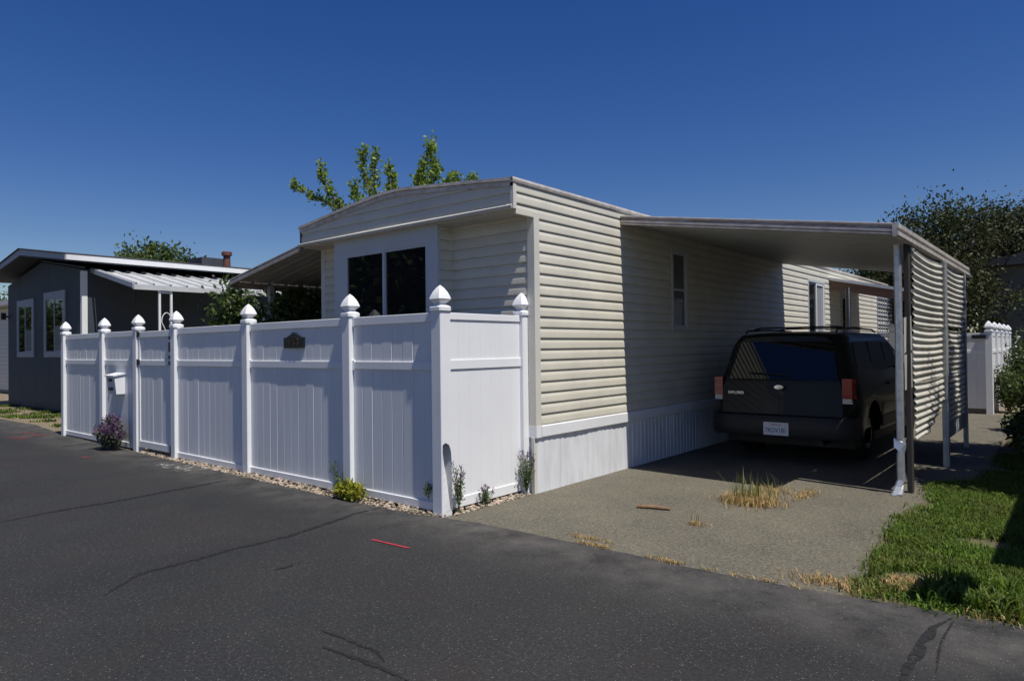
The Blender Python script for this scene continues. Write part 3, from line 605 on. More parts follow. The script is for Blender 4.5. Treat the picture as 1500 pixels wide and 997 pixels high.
mb = MB(); mb.box(3.186, 3.20, 5.49, 5.53, .0, zB-.11); CP(mb, 'batten', 'post_metal'); mb = MB(); mb.box(3.186, 3.20, 5.57, 5.61, .0, zB-.11); CP(mb, 'batten', 'post_metal')
mb = MB(); mb.box(3.172, 3.185, 7.44, 7.50, .0, zB-.11); CP(mb, 'batten', 'post_metal')
# corrugated sheets: two bays, three bowed sheets each
def sheet_c(ya, yb, z0, z1, st, sb, x=3.155, cut=None, skew=0):
    per = .073; nz = int((z1-z0)/per*8); nu = 14; mb = MB(); vs = []; fs = []
    for i in range(nz+1):
        t = i/nz; zz = z0+(z1-z0)*t
        for j in range(nu+1):
            u = j/nu; ye = ya+(yb-ya)*u
            sag = (sb+(st-sb)*t)*4*u*(1-u); bulge = .014*math.sin(math.pi*t)*math.sin(math.pi*u)
            if cut and zz < cut[0]: ye = ya+(yb-ya)*u*max(.12, 1-(cut[0]-zz)*cut[1])
            vs.append((x+.0105*math.sin(2*math.pi*(zz-z0)/per)+bulge, ye, zz-sag+skew*u))
    for i in range(nz):
        for j in range(nu): a = i*(nu+1)+j; fs.append((a, a+1, a+nu+2, a+nu+1))
    mb.add(vs, fs); o = CP(mb, 'corrugated_sheet', 'corrugated'); autosmooth(o, 60)
    md = o.modifiers.new('thickness', 'SOLIDIFY'); md.thickness = .0025; return o
sheet_c(3.64, 5.52, 1.70, 2.50, .042, .006, 3.160); sheet_c(3.64, 5.52, 1.10, 1.71, .026, -.006, 3.150); sheet_c(3.64, 5.52, .52, 1.12, .018, -.012, 3.160, (.80, 2.2))
sheet_c(5.60, 7.50, 1.72, 2.50, .045, .0, 3.158); sheet_c(5.60, 7.50, 1.10, 1.70, .032, .0, 3.150); sheet_c(5.60, 7.50, .50, 1.12, .02, -.012, 3.158)
mb = MB(); mb.box(3.135, 3.15, 5.62, 7.45, .30, .72); CP(mb, 'lower_board', 'blue_grey_trim')
# bent aluminium downspout at the front corner
ds = thing('downspout', 'dented galvanised downspout with kinked foot at the carport corner', 'downspout', (3.035, 3.52, 0)); DP = Off(ds)
rings = []; zz = [2.52, 2.2, 1.6, 1.0, .70, .56, .52, .50, .46, .40, .22, .14, .08, .03, .0]
for z in zz:
    k = 1.0; dx = random.uniform(-.003, .003); dy = 0
    if .45 < z < .55: dx += .012; k = .82
    if z < .12: dy = -(.12-z)*.9; dx -= (.12-z)*.35
    a, b = .033*(1+.06*random.uniform(-1, 1)), .038*k
    cx_, cy_ = 3.045+dx, 3.50+dy
    rings.append([(cx_-a, cy_-b*.6, z), (cx_-a*.6, cy_-b, z), (cx_+a*.6, cy_-b, z), (cx_+a, cy_-b*.6, z), (cx_+a, cy_+b*.6, z), (cx_+a*.6, cy_+b, z), (cx_-a*.6, cy_+b, z), (cx_-a, cy_+b*.6, z)])
mb = MB(); mb.loft(rings[::-1]); DP(mb, 'pipe', 'galv')
mb = MB(); mb.loft([[(3.045-.05, 3.50-.05, .47), (3.045+.0, 3.50-.062, .43), (3.045+.045, 3.50-.045, .50), (3.04, 3.50-.03, .49)], [(3.045-.056, 3.50-.03, .56), (3.045-.02, 3.50-.045, .49), (3.045+.03, 3.50-.04, .52), (3.04, 3.50-.02, .55)]]); DP(mb, 'dent', 'galv')
mb = MB(); mb.loft([[(3.0, 3.37, .0), (3.075, 3.37, .0), (3.075, 3.37, .012), (3.0, 3.37, .012)], [(2.99, 3.44, .0), (3.08, 3.44, .0), (3.075, 3.46, .09), (3.0, 3.46, .09)]]); DP(mb, 'foot', 'galv')
for z, t in ((1.78, .05), (1.40, -.03)):
    mb = MB(); mb.loft([[(3.082, 3.56, z), (3.14, 3.60, z+.02), (3.14, 3.605, z-.33), (3.082, 3.565, z-.36)], [(3.082, 3.566, z), (3.142, 3.606, z+.02), (3.142, 3.611, z-.33), (3.082, 3.571, z-.36)]]); CP(mb, 'torn_flashing', 'corrugated')

# ------------------------------------------------------------------ dark SUV under the carport
car = thing('suv', 'dark green sport utility vehicle parked tail out under the carport', 'car', (1.50, 6.9, 0)); VP = Off(car)
CX, CY = 1.50, 4.52
def sect(s):
    """half section at distance s from the tail: list of (x, z) from sill to roof centre"""
    L = 4.78
    w = .885 - .10*max(0, (.35-s)/.35)**2 - .16*max(0, (s-4.2)/.58)**2
    zb = .36
    for ax in (.98, 3.82):
        r = .43; d = abs(s-ax)
        if d < r: zb = max(zb, .36+math.sqrt(r*r-d*d)-.02)
    hood = 1.07-.10*max(0, (s-3.4)/1.38)
    if s < 2.55: top = 1.69-.03*max(0, (.8-s)/.8)**2
    elif s < 3.45: top = 1.69-(1.69-1.08)*((s-2.55)/.9)**1.35
    else: top = hood
    belt = min(1.06, top-.02); wr = w*.985; wt = w-.185*(top-belt)/.63
    P = [(w*.90, zb-.02 if zb <= .36 else zb), (w*.965, zb), (w, max(zb+.02, .58)), (w*1.004, max(zb+.04, .80)), (w*.99, max(zb+.05, .97)), (wr*.975, belt)]
    up = top-belt
    P += [(wr*.965+(wt-wr*.965)*.35, belt+up*.35), (wr*.965+(wt-wr*.965)*.75, belt+up*.75), (wt*.985, belt+up*.88), (wt*.90, belt+up*.965), (wt*.55, top), (0, top+.008)]
    return P
def tail(s, z): return .36*max(0, z-1.0)*max(0, 1-s/1.3) + .04*max(0, .6-z)*max(0, 1-s/.5)
SS = sorted(set([0, .05, .12, .22, .35, .45, .55, .58, .63, .70, .80, .90, .98, 1.06, 1.16, 1.26, 1.33, 1.38, 1.41, 1.6, 2.0, 2.4, 2.55, 2.7, 2.9, 3.1, 3.3, 3.39, 3.42, 3.47, 3.55, 3.65, 3.75, 3.82, 3.9, 4.0, 4.1, 4.18, 4.22, 4.25, 4.4, 4.55, 4.68, 4.78]))
rings = []
for s in SS:
    h = sect(s); k = 1 - (.05 if s == 0 else 0.012 if s == .05 else 0); zc = .95
    h2 = [(x*k, zc+(z-zc)*k) for x, z in h]
    rings.append([(CX+x, CY+s+tail(s, z), z) for x, z in h2] + [(CX-x, CY+s+tail(s, z), z) for x, z in h2[-2::-1]])
mb = MB(); mb.loft(rings); body = VP(mb, 'body', 'car_paint'); autosmooth(body, 32)
def upx(z): b, t, w = 1.06, 1.69, .885; u_ = (z-b)/(t-b); return w*.95+((w-.185)-w*.95)*u_
def sidepane(y0, y1, y2, y3, nm='window'):
    """trapezoid: bottom y0..y1 at the belt, top y2..y3"""
    for sg in (1, -1):
        za, zb_ = 1.10, 1.545; xa, xb = upx(za)+.004, upx(zb_)+.012; mb = MB()
        ring = lambda o: [(CX+sg*(xa+o), CY+y0, za), (CX+sg*(xa+o), CY+y1, za), (CX+sg*(xb+o), CY+y3, zb_), (CX+sg*(xb+o), CY+y2, zb_)]
        mb.loft([ring(-.012), ring(.0)]); VP(mb, nm, 'car_glass', car)
sidepane(.42, 1.18, .52, 1.16); sidepane(1.28, 2.02, 1.25, 2.0); sidepane(2.10, 3.02, 2.08, 2.58)
mb = MB(); yb_ = lambda z: CY-.018+.36*max(0, z-1.0)
mb.loft([[(CX-.70, yb_(1.08)-d, 1.08), (CX+.70, yb_(1.08)-d, 1.08), (CX+.60, yb_(1.56)-d, 1.56), (CX-.60, yb_(1.56)-d, 1.56)] for d in (0, .008)]); VP(mb, 'rear_window', 'car_glass')
mb = MB(); mb.tube([(CX+.05, CY-.05, 1.10), (CX+.12, CY-.02+.03, 1.13), (CX-.38, CY+.01, 1.16)], .009, 6); VP(mb, 'rear_wiper', 'car_plastic')
for sg in (-1, 1):
    mb = MB(); xo = CX+sg*.80
    mb.loft([[(xo-.055, CY-.012, z), (xo+.055, CY-.006, z), (xo+.085*(1 if sg > 0 else .66), CY+.07, z), (xo-.085*(1 if sg < 0 else .66), CY+.07, z)] for z in (.86, 1.10)]); t_ = VP(mb, 'tail_light', 'lamp_red')
    mb = MB(); mb.box(xo-.05, xo+.05, CY-.010, CY+.05, .80, .859); VP(mb, 'reversing_light', 'lamp_clear', t_)
mb = MB(); rr = []
for x in np.linspace(-.89, .89, 15):
    e = .16*max(0, (abs(x)-.70)/.19)**2; y0 = CY-.14+e
    rr.append([(CX+x, y0+.02, .36), (CX+x, y0-.004, .40), (CX+x, y0-.006, .56), (CX+x, y0+.03, .62), (CX+x, CY+.05+e, .64), (CX+x, CY+.05+e, .36)])
mb.loft(rr); autosmooth(VP(mb, 'bumper', 'car_plastic'), 40)
pl = MB(); pl.box(CX-.155+.0, CX+.155, CY-.156, CY-.1465, .385, .545, .002); plate = VP(pl, 'license_plate', 'plate_white')
me = text_mesh('7KDV181', .083, .0015); me.transform(Matrix.Rotation(math.radians(90), 4, 'X')); o = link('plate_number', me, 'plate_blue', plate); o.location = Vector((CX, CY-.1575, .445))-car.location; o.scale = (.80, 1, 1)
me = text_mesh('California', .036, .001); me.transform(Matrix.Rotation(math.radians(90), 4, 'X')); o = link('plate_state', me, 'plate_red', plate); o.location = Vector((CX, CY-.1575, .518))-car.location
me = text_mesh('EXPLORER', .052, .003); me.transform(Matrix.Rotation(math.radians(90), 4, 'X')); o = link('badge', me, 'chrome', car); o.location = Vector((CX-.56, CY-.012, .895))-car.location; o.scale = (.85, 1, 1)
mb = MB(); mb.lathe([(.001, 0), (.045, .0), (.045, .006), (.001, .008)], (0, 0, 0), 16); e_ = mb.build('emblem', 'chrome', car); e_.rotation_euler = (math.radians(90), 0, 0); e_.scale = (1.3, .6, 1); e_.location = Vector((CX-.0, CY-.02, .98))-car.location
for sg in (-1, 1):
    mb = MB(); x = CX+sg*.58; mb.tube([(x, CY+.42, 1.675), (x, CY+.50, 1.715), (x, CY+1.3, 1.735), (x, CY+2.3, 1.725), (x, CY+2.5, 1.69)], .013, 8); VP(mb, 'roof_rail', 'car_plastic')
    mb = MB(); xm = CX+sg*1.0; mb.box(xm-.10, xm+.10, CY+2.98, CY+3.10, 1.06, 1.22, .03); m_ = VP(mb, 'mirror', 'car_plastic'); mb = MB(); mb.box(xm-.085, xm+.085, CY+2.974, CY+2.979, 1.075, 1.205); VP(mb, 'mirror_glass', 'chrome', m_)
    mb = MB(); xs_ = CX+sg*.893; mb.box(min(xs_, xs_-sg*.02), max(xs_, xs_-sg*.02), CY+1.45, CY+3.37, .40, .55); VP(mb, 'cladding', 'car_cladding')
    for yh in (1.75, 2.45): mb = MB(); xs_ = CX+sg*.90; mb.box(xs_-.012, xs_+.012, CY+yh, CY+yh+.16, .96, .99, .005); VP(mb, 'door_handle', 'car_plastic')
    for ax in (.98, 3.82):
        xw = CX+sg*.70; tw = .225
        pr = [(.22, -tw/2), (.33, -tw/2), (.362, -tw/2+.03), (.368, 0), (.362, tw/2-.03), (.33, tw/2), (.22, tw/2)]
        mb = MB(); mb.loft([[(xw+sg*t, CY+ax+r_*math.cos(a), .365+r_*math.sin(a)) for a in np.linspace(0, 2*math.pi, 29)[:-1]] for r_, t in pr], cap=False); wh = VP(mb, 'wheel', 'tyre', car); autosmooth(wh, 50)
        mb = MB(); mb.loft([[(xw+sg*t, CY+ax+r_*math.cos(a), .365+r_*math.sin(a)) for a in np.linspace(0, 2*math.pi, 29)[:-1]] for r_, t in ((.225, .10), (.20, .105), (.18, .06), (.08, .075), (.03, .085))]); VP(mb, 'rim', 'rim', wh)
for yq in (.75, 1.75): mb = MB(); mb.tube([(CX-.58, CY+yq, 1.735), (CX-.5, CY+yq, 1.752), (CX+.5, CY+yq, 1.752), (CX+.58, CY+yq, 1.735)], .012, 6); VP(mb, 'crossbar', 'car_plastic')
mb = MB(); mb.box(CX-.80, CX+.80, CY+.3, CY+4.5, .22, .42); VP(mb, 'underbody', 'car_plastic')
mb = MB(); mb.tube([(CX+.5, CY-.02, .30), (CX+.5, CY+.5, .30)], .03, 10); VP(mb, 'exhaust', 'car_plastic')

# ------------------------------------------------------------------ dark navy house on the left
lh = thing('dark_house', 'dark navy gabled house with white fascia beyond the end of the fence', 'house', (-17.3, 4, 0)); LP = Off(lh)
x0, x1, yf, yb2 = -20.40, -14.21, 1.70, 14.0; xm = -17.30
def lroof(x): return 4.34-(abs(x-xm)/3.50)*.47
mb = MB(); pr = [(x0, 0), (x1, 0), (x1, 3.56), (xm, 4.0), (x0, 3.56)]; mb.prism(pr, 'y', yf+.012, yb2); LP(mb, 'wall', 'navy_wall')
xs = np.linspace(x0, x1, 6)
for a, b in zip(xs[:-1], xs[1:]):
    mb = MB(); a2, b2 = a+.004, b-.004; hz = lambda x: 3.56+.44*(1-abs(x-xm)/3.1)
    prf = [(a2, .02), (b2, .02), (b2, hz(b2))] + ([(xm, hz(xm))] if a2 < xm < b2 else []) + [(a2, hz(a2))]
    mb.prism(prf, 'y', yf, yf+.011); LP(mb, 'wall_panel', 'navy_wall')
for j in range(8):
    mb = MB(); ya = yf+.02+j*1.2; mb.box(x1, x1+.010, ya, ya+1.19, .02, 3.5); LP(mb, 'wall_panel', 'navy_wall')
mb = MB(); mb.box(x1-.09, x1+.024, yf-.022, yf+.10, .0, 3.52); LP(mb, 'corner_board', 'white_trim')
YR = 1.20; XE = -13.79
mb = MB(); mb.loft([[(xm-3.5, y, 3.87), (xm, y, 4.34), (XE, y, 3.87), (XE, y, 3.85), (xm, y, 4.315), (xm-3.5, y, 3.85)] for y in (YR-.03, yb2+.4)]); LP(mb, 'roof', 'roof_shingle')
for sg in (-1, 1):
    mb = MB(); mb.loft([[(xm, y, 4.31), (xm+sg*3.5, y, 3.845), (xm+sg*3.5, y, 3.715), (xm, y, 4.15)] for y in (YR, YR+.03)]); LP(mb, 'rake_board', 'blue_grey_trim')  # front of the white fascia, its shade put into the blue-grey colour
    mb = MB(); mb.loft([[(xm, y, 4.14), (xm+sg*3.47, y, 3.705), (xm+sg*3.47, y, 3.685), (xm, y, 4.12)] for y in (YR+.031, yb2)]); LP(mb, 'soffit', 'blue_grey_trim' if False else 'navy_wall')
    mb = MB(); mb.box(xm+sg*3.5-.03, xm+sg*3.5+.005, YR+.031, yb2+.3, 3.72, 3.846); LP(mb, 'fascia', 'white_trim')
mb = MB(); mb.loft([[(xm+.02, y, 4.06), (XE-.2, y, 3.60), (XE-.2, y, 3.56), (xm+.02, y, 4.02)] for y in (yf-.03, yf-.005)]); LP(mb, 'frieze_board', 'navy_wall')
def lwin(xa, xb, za, zb_):
    f = MB(); t = .13
    for a, b, c_, d_ in ((xa, xa+t, za, zb_), (xb-t, xb, za, zb_), (xa+t, xb-t, zb_-t*1.3, zb_), (xa+t, xb-t, za, za+t)): f.box(a, b, yf-.03, yf-.001, c_, d_)
    w_ = LP(f, 'window', 'blue_grey_trim'); xmid = (xa+xb)/2
    sash(LP, w_, xa+t, xmid+.02, za+t, zb_-t*1.3, yf-.001, .03, 'glass', 'blue_grey_trim', 'x', .016); sash(LP, w_, xmid-.02, xb-t, za+t, zb_-t*1.3, yf-.002, .05, 'glass', 'blue_grey_trim', 'x', .024)
    mb = MB(); mb.box(xmid+.02, xb-t-.04, yf-.0175, yf-.0145, za+t+.05, za+(zb_-za)*.47); LP(mb, 'blind', 'curtain_glass', w_)
lwin(-19.42, -17.90, 1.42, 3.05); lwin(-17.02, -15.38, 1.42, 3.14)
# awning along its side
awp(-14.19, 3.56, -11.68, 3.03, 1.92, 5.67, .375, LP, lh, 'awning_metal', 'awning_pan', .05)
mb = MB(); mb.box(-11.70, -11.62, 1.88, 5.69, 2.92, 3.035); LP(mb, 'awning_gutter', 'awning_metal')
mb = MB(); mb.loft([[(-14.19, y, 3.60), (-11.66, y, 3.06), (-11.66, y, 2.95), (-14.19, y, 3.49)] for y in (1.86, 1.90)]); LP(mb, 'awning_fascia', 'blue_grey_trim')
pst = MB()
for y in (2.42, 2.68): pst.box(-11.70, -11.655, y, y+.045, 0, 2.92)
pst.box(-11.695, -11.66, 2.465, 2.68, 2.86, 2.90)
op = LP(pst, 'awning_post', 'white_trim')
mb = MB(); mb.tube([(-11.68, 2.60-.11*math.cos(t), 2.2+.22*math.sin(t)) for t in np.linspace(0, math.pi, 12)], .010, 6); mb.tube([(-11.68, 2.49, 2.2), (-11.68, 2.70, 1.75)], .010, 6); LP(mb, 'scroll', 'white_trim', op)
mb = MB(); mb.box(-11.72, -11.64, 4.35, 4.43, 0, 2.92); LP(mb, 'awning_post', 'white_trim')
mb = MB(); c_ = (-15.3, 5.93, 4.05); mb.lathe([(.11, 0), (.10, .34), (.15, .35), (.15, .45), (.12, .47)], c_, 14); LP(mb, 'vent_pipe', 'rust_pipe')
mb = MB(); mb.box(-17.1, -16.2, 5.6, 6.4, 4.16, 4.42); LP(mb, 'roof_vent', 'far_gable')
mb = MB(); mb.tube([(-20.47, yf-.1, 2.55), (-20.47, yf-.1, 2.75)], .07, 10); mb.box(-20.5, -20.44, yf-.1, yf+.02, 2.62, 2.66); LP(mb, 'wall_lamp', 'black_metal')

# far white building at the left edge
fw_ = thing('white_building', 'white sided building past the dark house', 'house', (-31, 6, 0)); WP = Off(fw_)
mb = MB(); mb.box(-38, -25.2, 3.45, 12, 0, 3.3); WP(mb, 'wall', 'core')
for i in range(20): mb = MB(); mb.box(-38, -25.2, 3.43, 3.449, .12+i*.16, .27+i*.16); WP(mb, 'siding_plank', 'far_white')
for i in range(20): mb = MB(); mb.box(-25.199, -25.18, 3.45, 12, .12+i*.16, .27+i*.16); WP(mb, 'siding_plank', 'far_white')
mb = MB(); mb.loft([[(-38.3, y, 3.34), (-24.9, y, 3.34), (-24.9, y, 3.52), (-38.3, y, 3.52)] for y in (3.0, 12.3)]); WP(mb, 'roof', 'far_white')

# ------------------------------------------------------------------ far fence, far house and neighbours on the right
ff = thing('back_fence', 'white vinyl fence with pointed caps behind the carport', 'fence', (2.99, 13.32, 0)); KP = Off(ff)
YK, XK = 13.38, 2.93
for x in (1.1, ): post(KP, 'post', x, YK, 1.74)
post(KP, 'post', XK, YK, 1.74)
boards(KP, ff, 1.17, XK-.064, .1, 1.65, 'x', YK, .15); rail(KP, ff, 1.17, XK-.064, 1.651, 1.72, 'x', YK); rail(KP, ff, 1.17, XK-.064, 1.28, 1.35, 'x', YK, .026)
for i, y in enumerate((14.6, 15.8, 17.0, 18.2)):
    post(KP, 'post', XK, y, 1.74); a, b = (YK if i == 0 else (14.6, 15.8, 17.0)[i-1])+.064, y-.064
    boards(KP, ff, a, b, .1, 1.65, 'y', XK, .19); rail(KP, ff, a, b, 1.651, 1.72, 'y', XK); rail(KP, ff, a, b, 1.28, 1.35, 'y', XK, .026)
mb = MB(); mb.box(XK-.30, XK-.04, YK-.10, YK-.065, 1.60, 1.68, .01); KP(mb, 'latch', 'black_metal')
gh = thing('grey_building', 'plain dark grey building rising behind the back fence and the dark tree', 'house', (7, 24, 0)); NP = Off(gh)
mb = MB(); mb.box(1.9, 14, 22, 32, 0, 3.9); NP(mb, 'wall', 'grey_wall')
for i in range(9): mb = MB(); mb.box(1.9+i*1.22+.005, 1.9+(i+1)*1.22-.005, 21.985, 21.999, .05, 3.88); NP(mb, 'wall_panel', 'grey_wall')
mb = MB(); mb.prism([(1.5, 3.9), (14.4, 3.9), (8, 5.4)], 'y', 21.6, 32.4); NP(mb, 'roof', 'far_gable')

# neighbour's home on the right of the lawn: unseen, added to cast the shade on the lawn
nb = thing('shade_home', 'unseen pale neighbouring home added to cast shade across the lawn', 'house', (8.0, 6, 0)); OP = Off(nb)
mb = MB(); mb.box(5.55, 9.5, 1.25, 16, 0, 2.85); OP(mb, 'wall', 'far_white')
mb = MB(); mb.box(5.40, 9.7, 1.05, 16.2, 2.86, 3.0); OP(mb, 'roof', 'roof_trim')
mb = MB(); mb.box(5.538, 5.549, 5.0, 6.2, 1.2, 2.2); w_ = OP(mb, 'window', 'glass'); 

# curb mailbox (unseen, added to throw the square shadow on the lawn)
mbx = thing('shade_mailbox', 'curb mailbox on a post at the lawn edge, unseen, added for its shadow', 'mailbox', (4.42, .45, 0)); MP = Off(mbx)
pr = [(4.33, 1.30), (4.53, 1.30)] + [(4.43+.10*math.cos(t), 1.42+.10*math.sin(t)) for t in np.linspace(0, math.pi, 9)]
mb = MB(); mb.prism(pr, 'y', .16, .64); MP(mb, 'box', 'black_metal'); mb = MB(); mb.box(4.40, 4.46, .45, .51, 0, 1.299); MP(mb, 'post', 'brown_beam')

# ------------------------------------------------------------------ vegetation
def branch(mb, p, d, L_, r, depth, tips, spread=.6, kids=3, up=.15, seg=3):
    pts = [Vector(p)]; d = Vector(d).normalized()
    for i in range(seg):
        d = (d+Vector((random.gauss(0, .12), random.gauss(0, .12), random.gauss(0, .08)+up*.2))).normalized(); pts.append(pts[-1]+d*L_/seg)
    mb.tube(pts, [r*(1-.5*i/seg) for i in range(seg+1)], 6 if depth > 0 else 5, cap=False)
    if depth == 0: tips.extend([pts[-1], pts[-2]]); return
    if depth <= 1: tips.append(pts[-1])
    for k in range(kids):
        q = pts[random.randint(1, seg)] if k else pts[-1]; a = random.uniform(0, 6.28); nd_ = (d + Vector((math.cos(a), math.sin(a), random.uniform(-.3, .5)))*spread).normalized()
        branch(mb, q, nd_, L_*random.uniform(.6, .85), r*.5, depth-1, tips, spread, kids, up, seg)
def tree(name, label, base, h, r, leafmat, n, size, cat='tree', group=None, trunk=.12, depth=3, kids=3, spread=.7, squash=.8, clump=.45, cz_=.62, nc=70):
    t = thing(name, label, cat, tuple(base), group); mb = MB(); tips = []
    th = h*(1-cz_)*1.05
    branch(mb, (0, 0, -.05), (0, 0, 1), max(.4, th), trunk, depth, tips, spread, kids, .3, 4)
    T = np.array([tuple(p) for p in tips]); c = np.array([0, 0, h*cz_]); ext = np.abs(T-T.mean(0)).max(0)+1e-6
    T2 = (T-T.mean(0))/ext*np.array([r, r, h*(1-cz_)*.92])*.92 + c
    # clump centres fill the crown volume unevenly
    e = rng.normal(size=(nc, 3)); e /= np.linalg.norm(e, axis=1)[:, None]; e = e*(rng.uniform(.15, 1.0, (nc, 1))**.6)*np.array([r, r, h*(1-cz_)*.95])+c
    T2 = np.concatenate([T2[::3], e])
    mb2 = MB()
    k = MB(); k.tube([(0, 0, -.05), (random.uniform(-.1, .1), random.uniform(-.1, .1), h*.35), (0, 0, h*.62)], [trunk, trunk*.75, trunk*.4], 9)
    for q in T2[::2]: m_ = (np.array([0, 0, h*.35])+q)/2+rng.normal(0, r*.08, 3); k.tube([(0, 0, h*.33), tuple(m_), tuple(q)], [trunk*.4, trunk*.22, trunk*.06], 5, cap=False)
    k.build('trunk', 'bark', t)
    wts = rng.uniform(.4, 1.6, len(T2)); idx = rng.choice(len(T2), n, p=wts/wts.sum()); P = T2[idx]+rng.normal(size=(n, 3))*r*clump*.36*rng.uniform(.5, 1.3, (len(T2), 1))[idx]
    P = P[P[:, 2] > h*.12]; quads('crown', leaf_quads(P, size), leafmat, t); return t

# shoots of the pruned tree rising behind the roof (points from the photograph at 15 m)
pt = thing('pruned_tree', 'pruned tree with fresh green upright shoots rising behind the beige roof', 'tree', tuple(onD(560, 600, 16.5)*np.array([1, 1, 0]))); TP = Off(pt)
D0 = 16.5; bs = pt.location; hub = np.array([bs.x, bs.y, 3.0])
mb = MB(); mb.tube([(bs.x, bs.y, -.05), (bs.x+.05, bs.y, 1.6), tuple(hub)], [.22, .18, .15], 10)
LQ = []
shoots = [[(505,310),(480,297),(455,287),(432,271)], [(508,312),(495,300),(484,282),(474,262),(471,250)], [(530,306),(522,292),(519,275)], [(548,304),(541,280),(533,255),(530,228),(533,222)], [(553,300),(548,270),(549,245),(550,228)],
          [(560,300),(568,282),(575,262),(570,248)], [(590,300),(580,285),(576,268)], [(612,288),(618,262),(622,240),(630,215)], [(620,290),(630,262),(634,240),(633,213)], [(628,285),(638,262),(640,245)], [(640,290),(652,272),(662,262)], [(645,292),(660,275),(668,262)], [(680,290),(688,266),(694,263)], [(615,285),(613,262),(617,248)]]
for sh in shoots:
    dd = D0+random.uniform(-1.2, 1.2); pts = [onD(x, y, dd) for x, y in sh]; st = (pts[0]+hub)/2+np.array([0, 0, -.3])
    allp = [hub, st]+pts; mb.tube([tuple(p) for p in allp], np.linspace(.07, .008, len(allp)), 6, cap=False)
    for a, b, w_ in zip(pts[:-1], pts[1:], np.linspace(.085, .05, len(pts)-1)):
        n = int(np.linalg.norm(b-a)*190)+14; t_ = rng.uniform(-.1, 1.0, (n, 1)); cl = np.where(rng.uniform(size=(n, 1)) < .5, np.round(t_*5)/5, t_)
        LQ.append(a+(b-a)*cl+rng.normal(size=(n, 3))*w_*np.array([1, 1, .8]))
    LQ.append(pts[-1]+rng.normal(size=(60, 3))*np.array([.05, .05, .10]))
TP(mb, 'trunk', 'bark', None, True)
LQ = np.concatenate(LQ); o = quads('crown', leaf_quads(LQ, .10, .5, .65)-np.array(bs)[None, None], 'leaf_fresh', pt)

p_ = onD(1372, 520, 21); p_[2] = 0
tree('dark_leaf_tree', 'broad dark green and bronze leaved tree behind the carport', p_, 5.8, 2.05, 'leaf_dark', 42000, .115, trunk=.16, clump=.42, cz_=.58, nc=120)
p_ = onD(1495, 520, 27); p_[2] = 0
tree('dark_leaf_tree', 'dark tree against the sky over the grey building roof', p_, 7.2, 1.7, 'leaf_dark', 16000, .15, trunk=.16, clump=.5, cz_=.72, nc=70)
p_ = onD(1310, 520, 27); p_[2] = 0
tree('dark_leaf_tree', 'small dark tree seen under the carport roof beside the cypresses', p_, 4.9, .95, 'leaf_dark', 4500, .14, trunk=.12, clump=.55, cz_=.72, nc=30)
p_ = onD(232, 520, 40); p_[2] = 0
tree('round_tree', 'round green tree crown showing over the dark house roof', p_, 7.75, 2.3, 'leaf_mid', 16000, .24, trunk=.18, clump=.45, cz_=.72, nc=80)
p_ = onD(283, 520, 44); p_[2] = 0
tree('round_tree', 'lower green tree crown right behind the dark house roof near the vent pipe', p_, 7.35, 1.5, 'leaf_mid', 8000, .24, trunk=.18, clump=.5, cz_=.74, nc=50)
p_ = onD(-14, 520, 46); p_[2] = 0
tree('round_tree', 'dark green tree above the white building', p_, 5.4, 2.6, 'leaf_mid', 10000, .24, trunk=.18, clump=.5, cz_=.6)
for px, D_, h_, lab in ((1266, 34, 5.4, 'slim dark cypress seen under the carport roof, taller one'), (1237, 36, 5.3, 'slim dark cypress above the porch roof, nearest the lit siding'), (1213, 38, 5.4, 'slim dark cypress just showing above the back roof edge')):
    p_ = onD(px, 520, D_); p_[2] = 0; t = thing('cypress', lab, 'tree', tuple(p_), 'cypresses behind the home'); mb = MB(); mb.tube([(0, 0, -.05), (0, 0, h_*.9)], [.09, .02], 7); mb.build('trunk', 'bark', t)
    n = 2600; z = rng.uniform(.3, h_, n); rr_ = .26*np.clip((h_-z)/h_*2.2, 0, 1)**.7*np.sqrt(rng.uniform(size=n)); a = rng.uniform(0, 6.28, n)
    quads('crown', leaf_quads(np.stack([rr_*np.cos(a), rr_*np.sin(a), z], 1), .13, 1.5, .4), 'leaf_cypress', t)

def bush(name, label, base, rx_, ry_, h, leafmat, n, size, cat='bush', group=None, flowers=None, nf=0, fs=.05, up=.4, stems=14, zmax=99, fat=1.0):
    t = thing(name, label, cat, tuple(base), group); mb = MB()
    cs = []
    for k in range(stems):
        a = random.uniform(0, 6.28); u = random.uniform(.2, 1); q = (rx_*.8*u*math.cos(a), ry_*.8*u*math.sin(a), h*random.uniform(.55, 1.0)*(1-.35*u*u)); cs.append(q)
        mb.tube([(0, 0, 0), (q[0]*.4, q[1]*.4, q[2]*.55), q], [.012, .008, .003], 5, cap=False)
    mb.build('stem', 'bark', t); C_ = np.array(cs); idx = rng.integers(0, len(C_), n); f = rng.uniform(.35, 1.05, (n, 1))
    P = C_[idx]*f+rng.normal(size=(n, 3))*np.array([rx_, ry_, min(h*.5, .5)])*.16*fat; P[:, 2] = np.abs(P[:, 2]); P = P[P[:, 2] < zmax]; quads('foliage', leaf_quads(P, size, up), leafmat, t)
    if flowers:
        idx = rng.integers(0, len(C_), nf); P = C_[idx]*rng.uniform(.85, 1.12, (nf, 1))+rng.normal(size=(nf, 3))*np.array([rx_, ry_, min(h*.5, .5)])*.14; P[:, 2] = np.abs(P[:, 2])
        quads('flowers', leaf_quads(P, fs, up*2, .45), flowers, t)['kind'] = 'stuff'
    return t
b_ = bush('lavender_bush', 'purple flowering lavender bush at the foot of the fence by the gate', (-7.28, -.15, 0), .36, .20, .46, 'lavender_leaf', 3800, .055, 'bush', None, 'lavender_flower', 1500, .045, .8, 40)
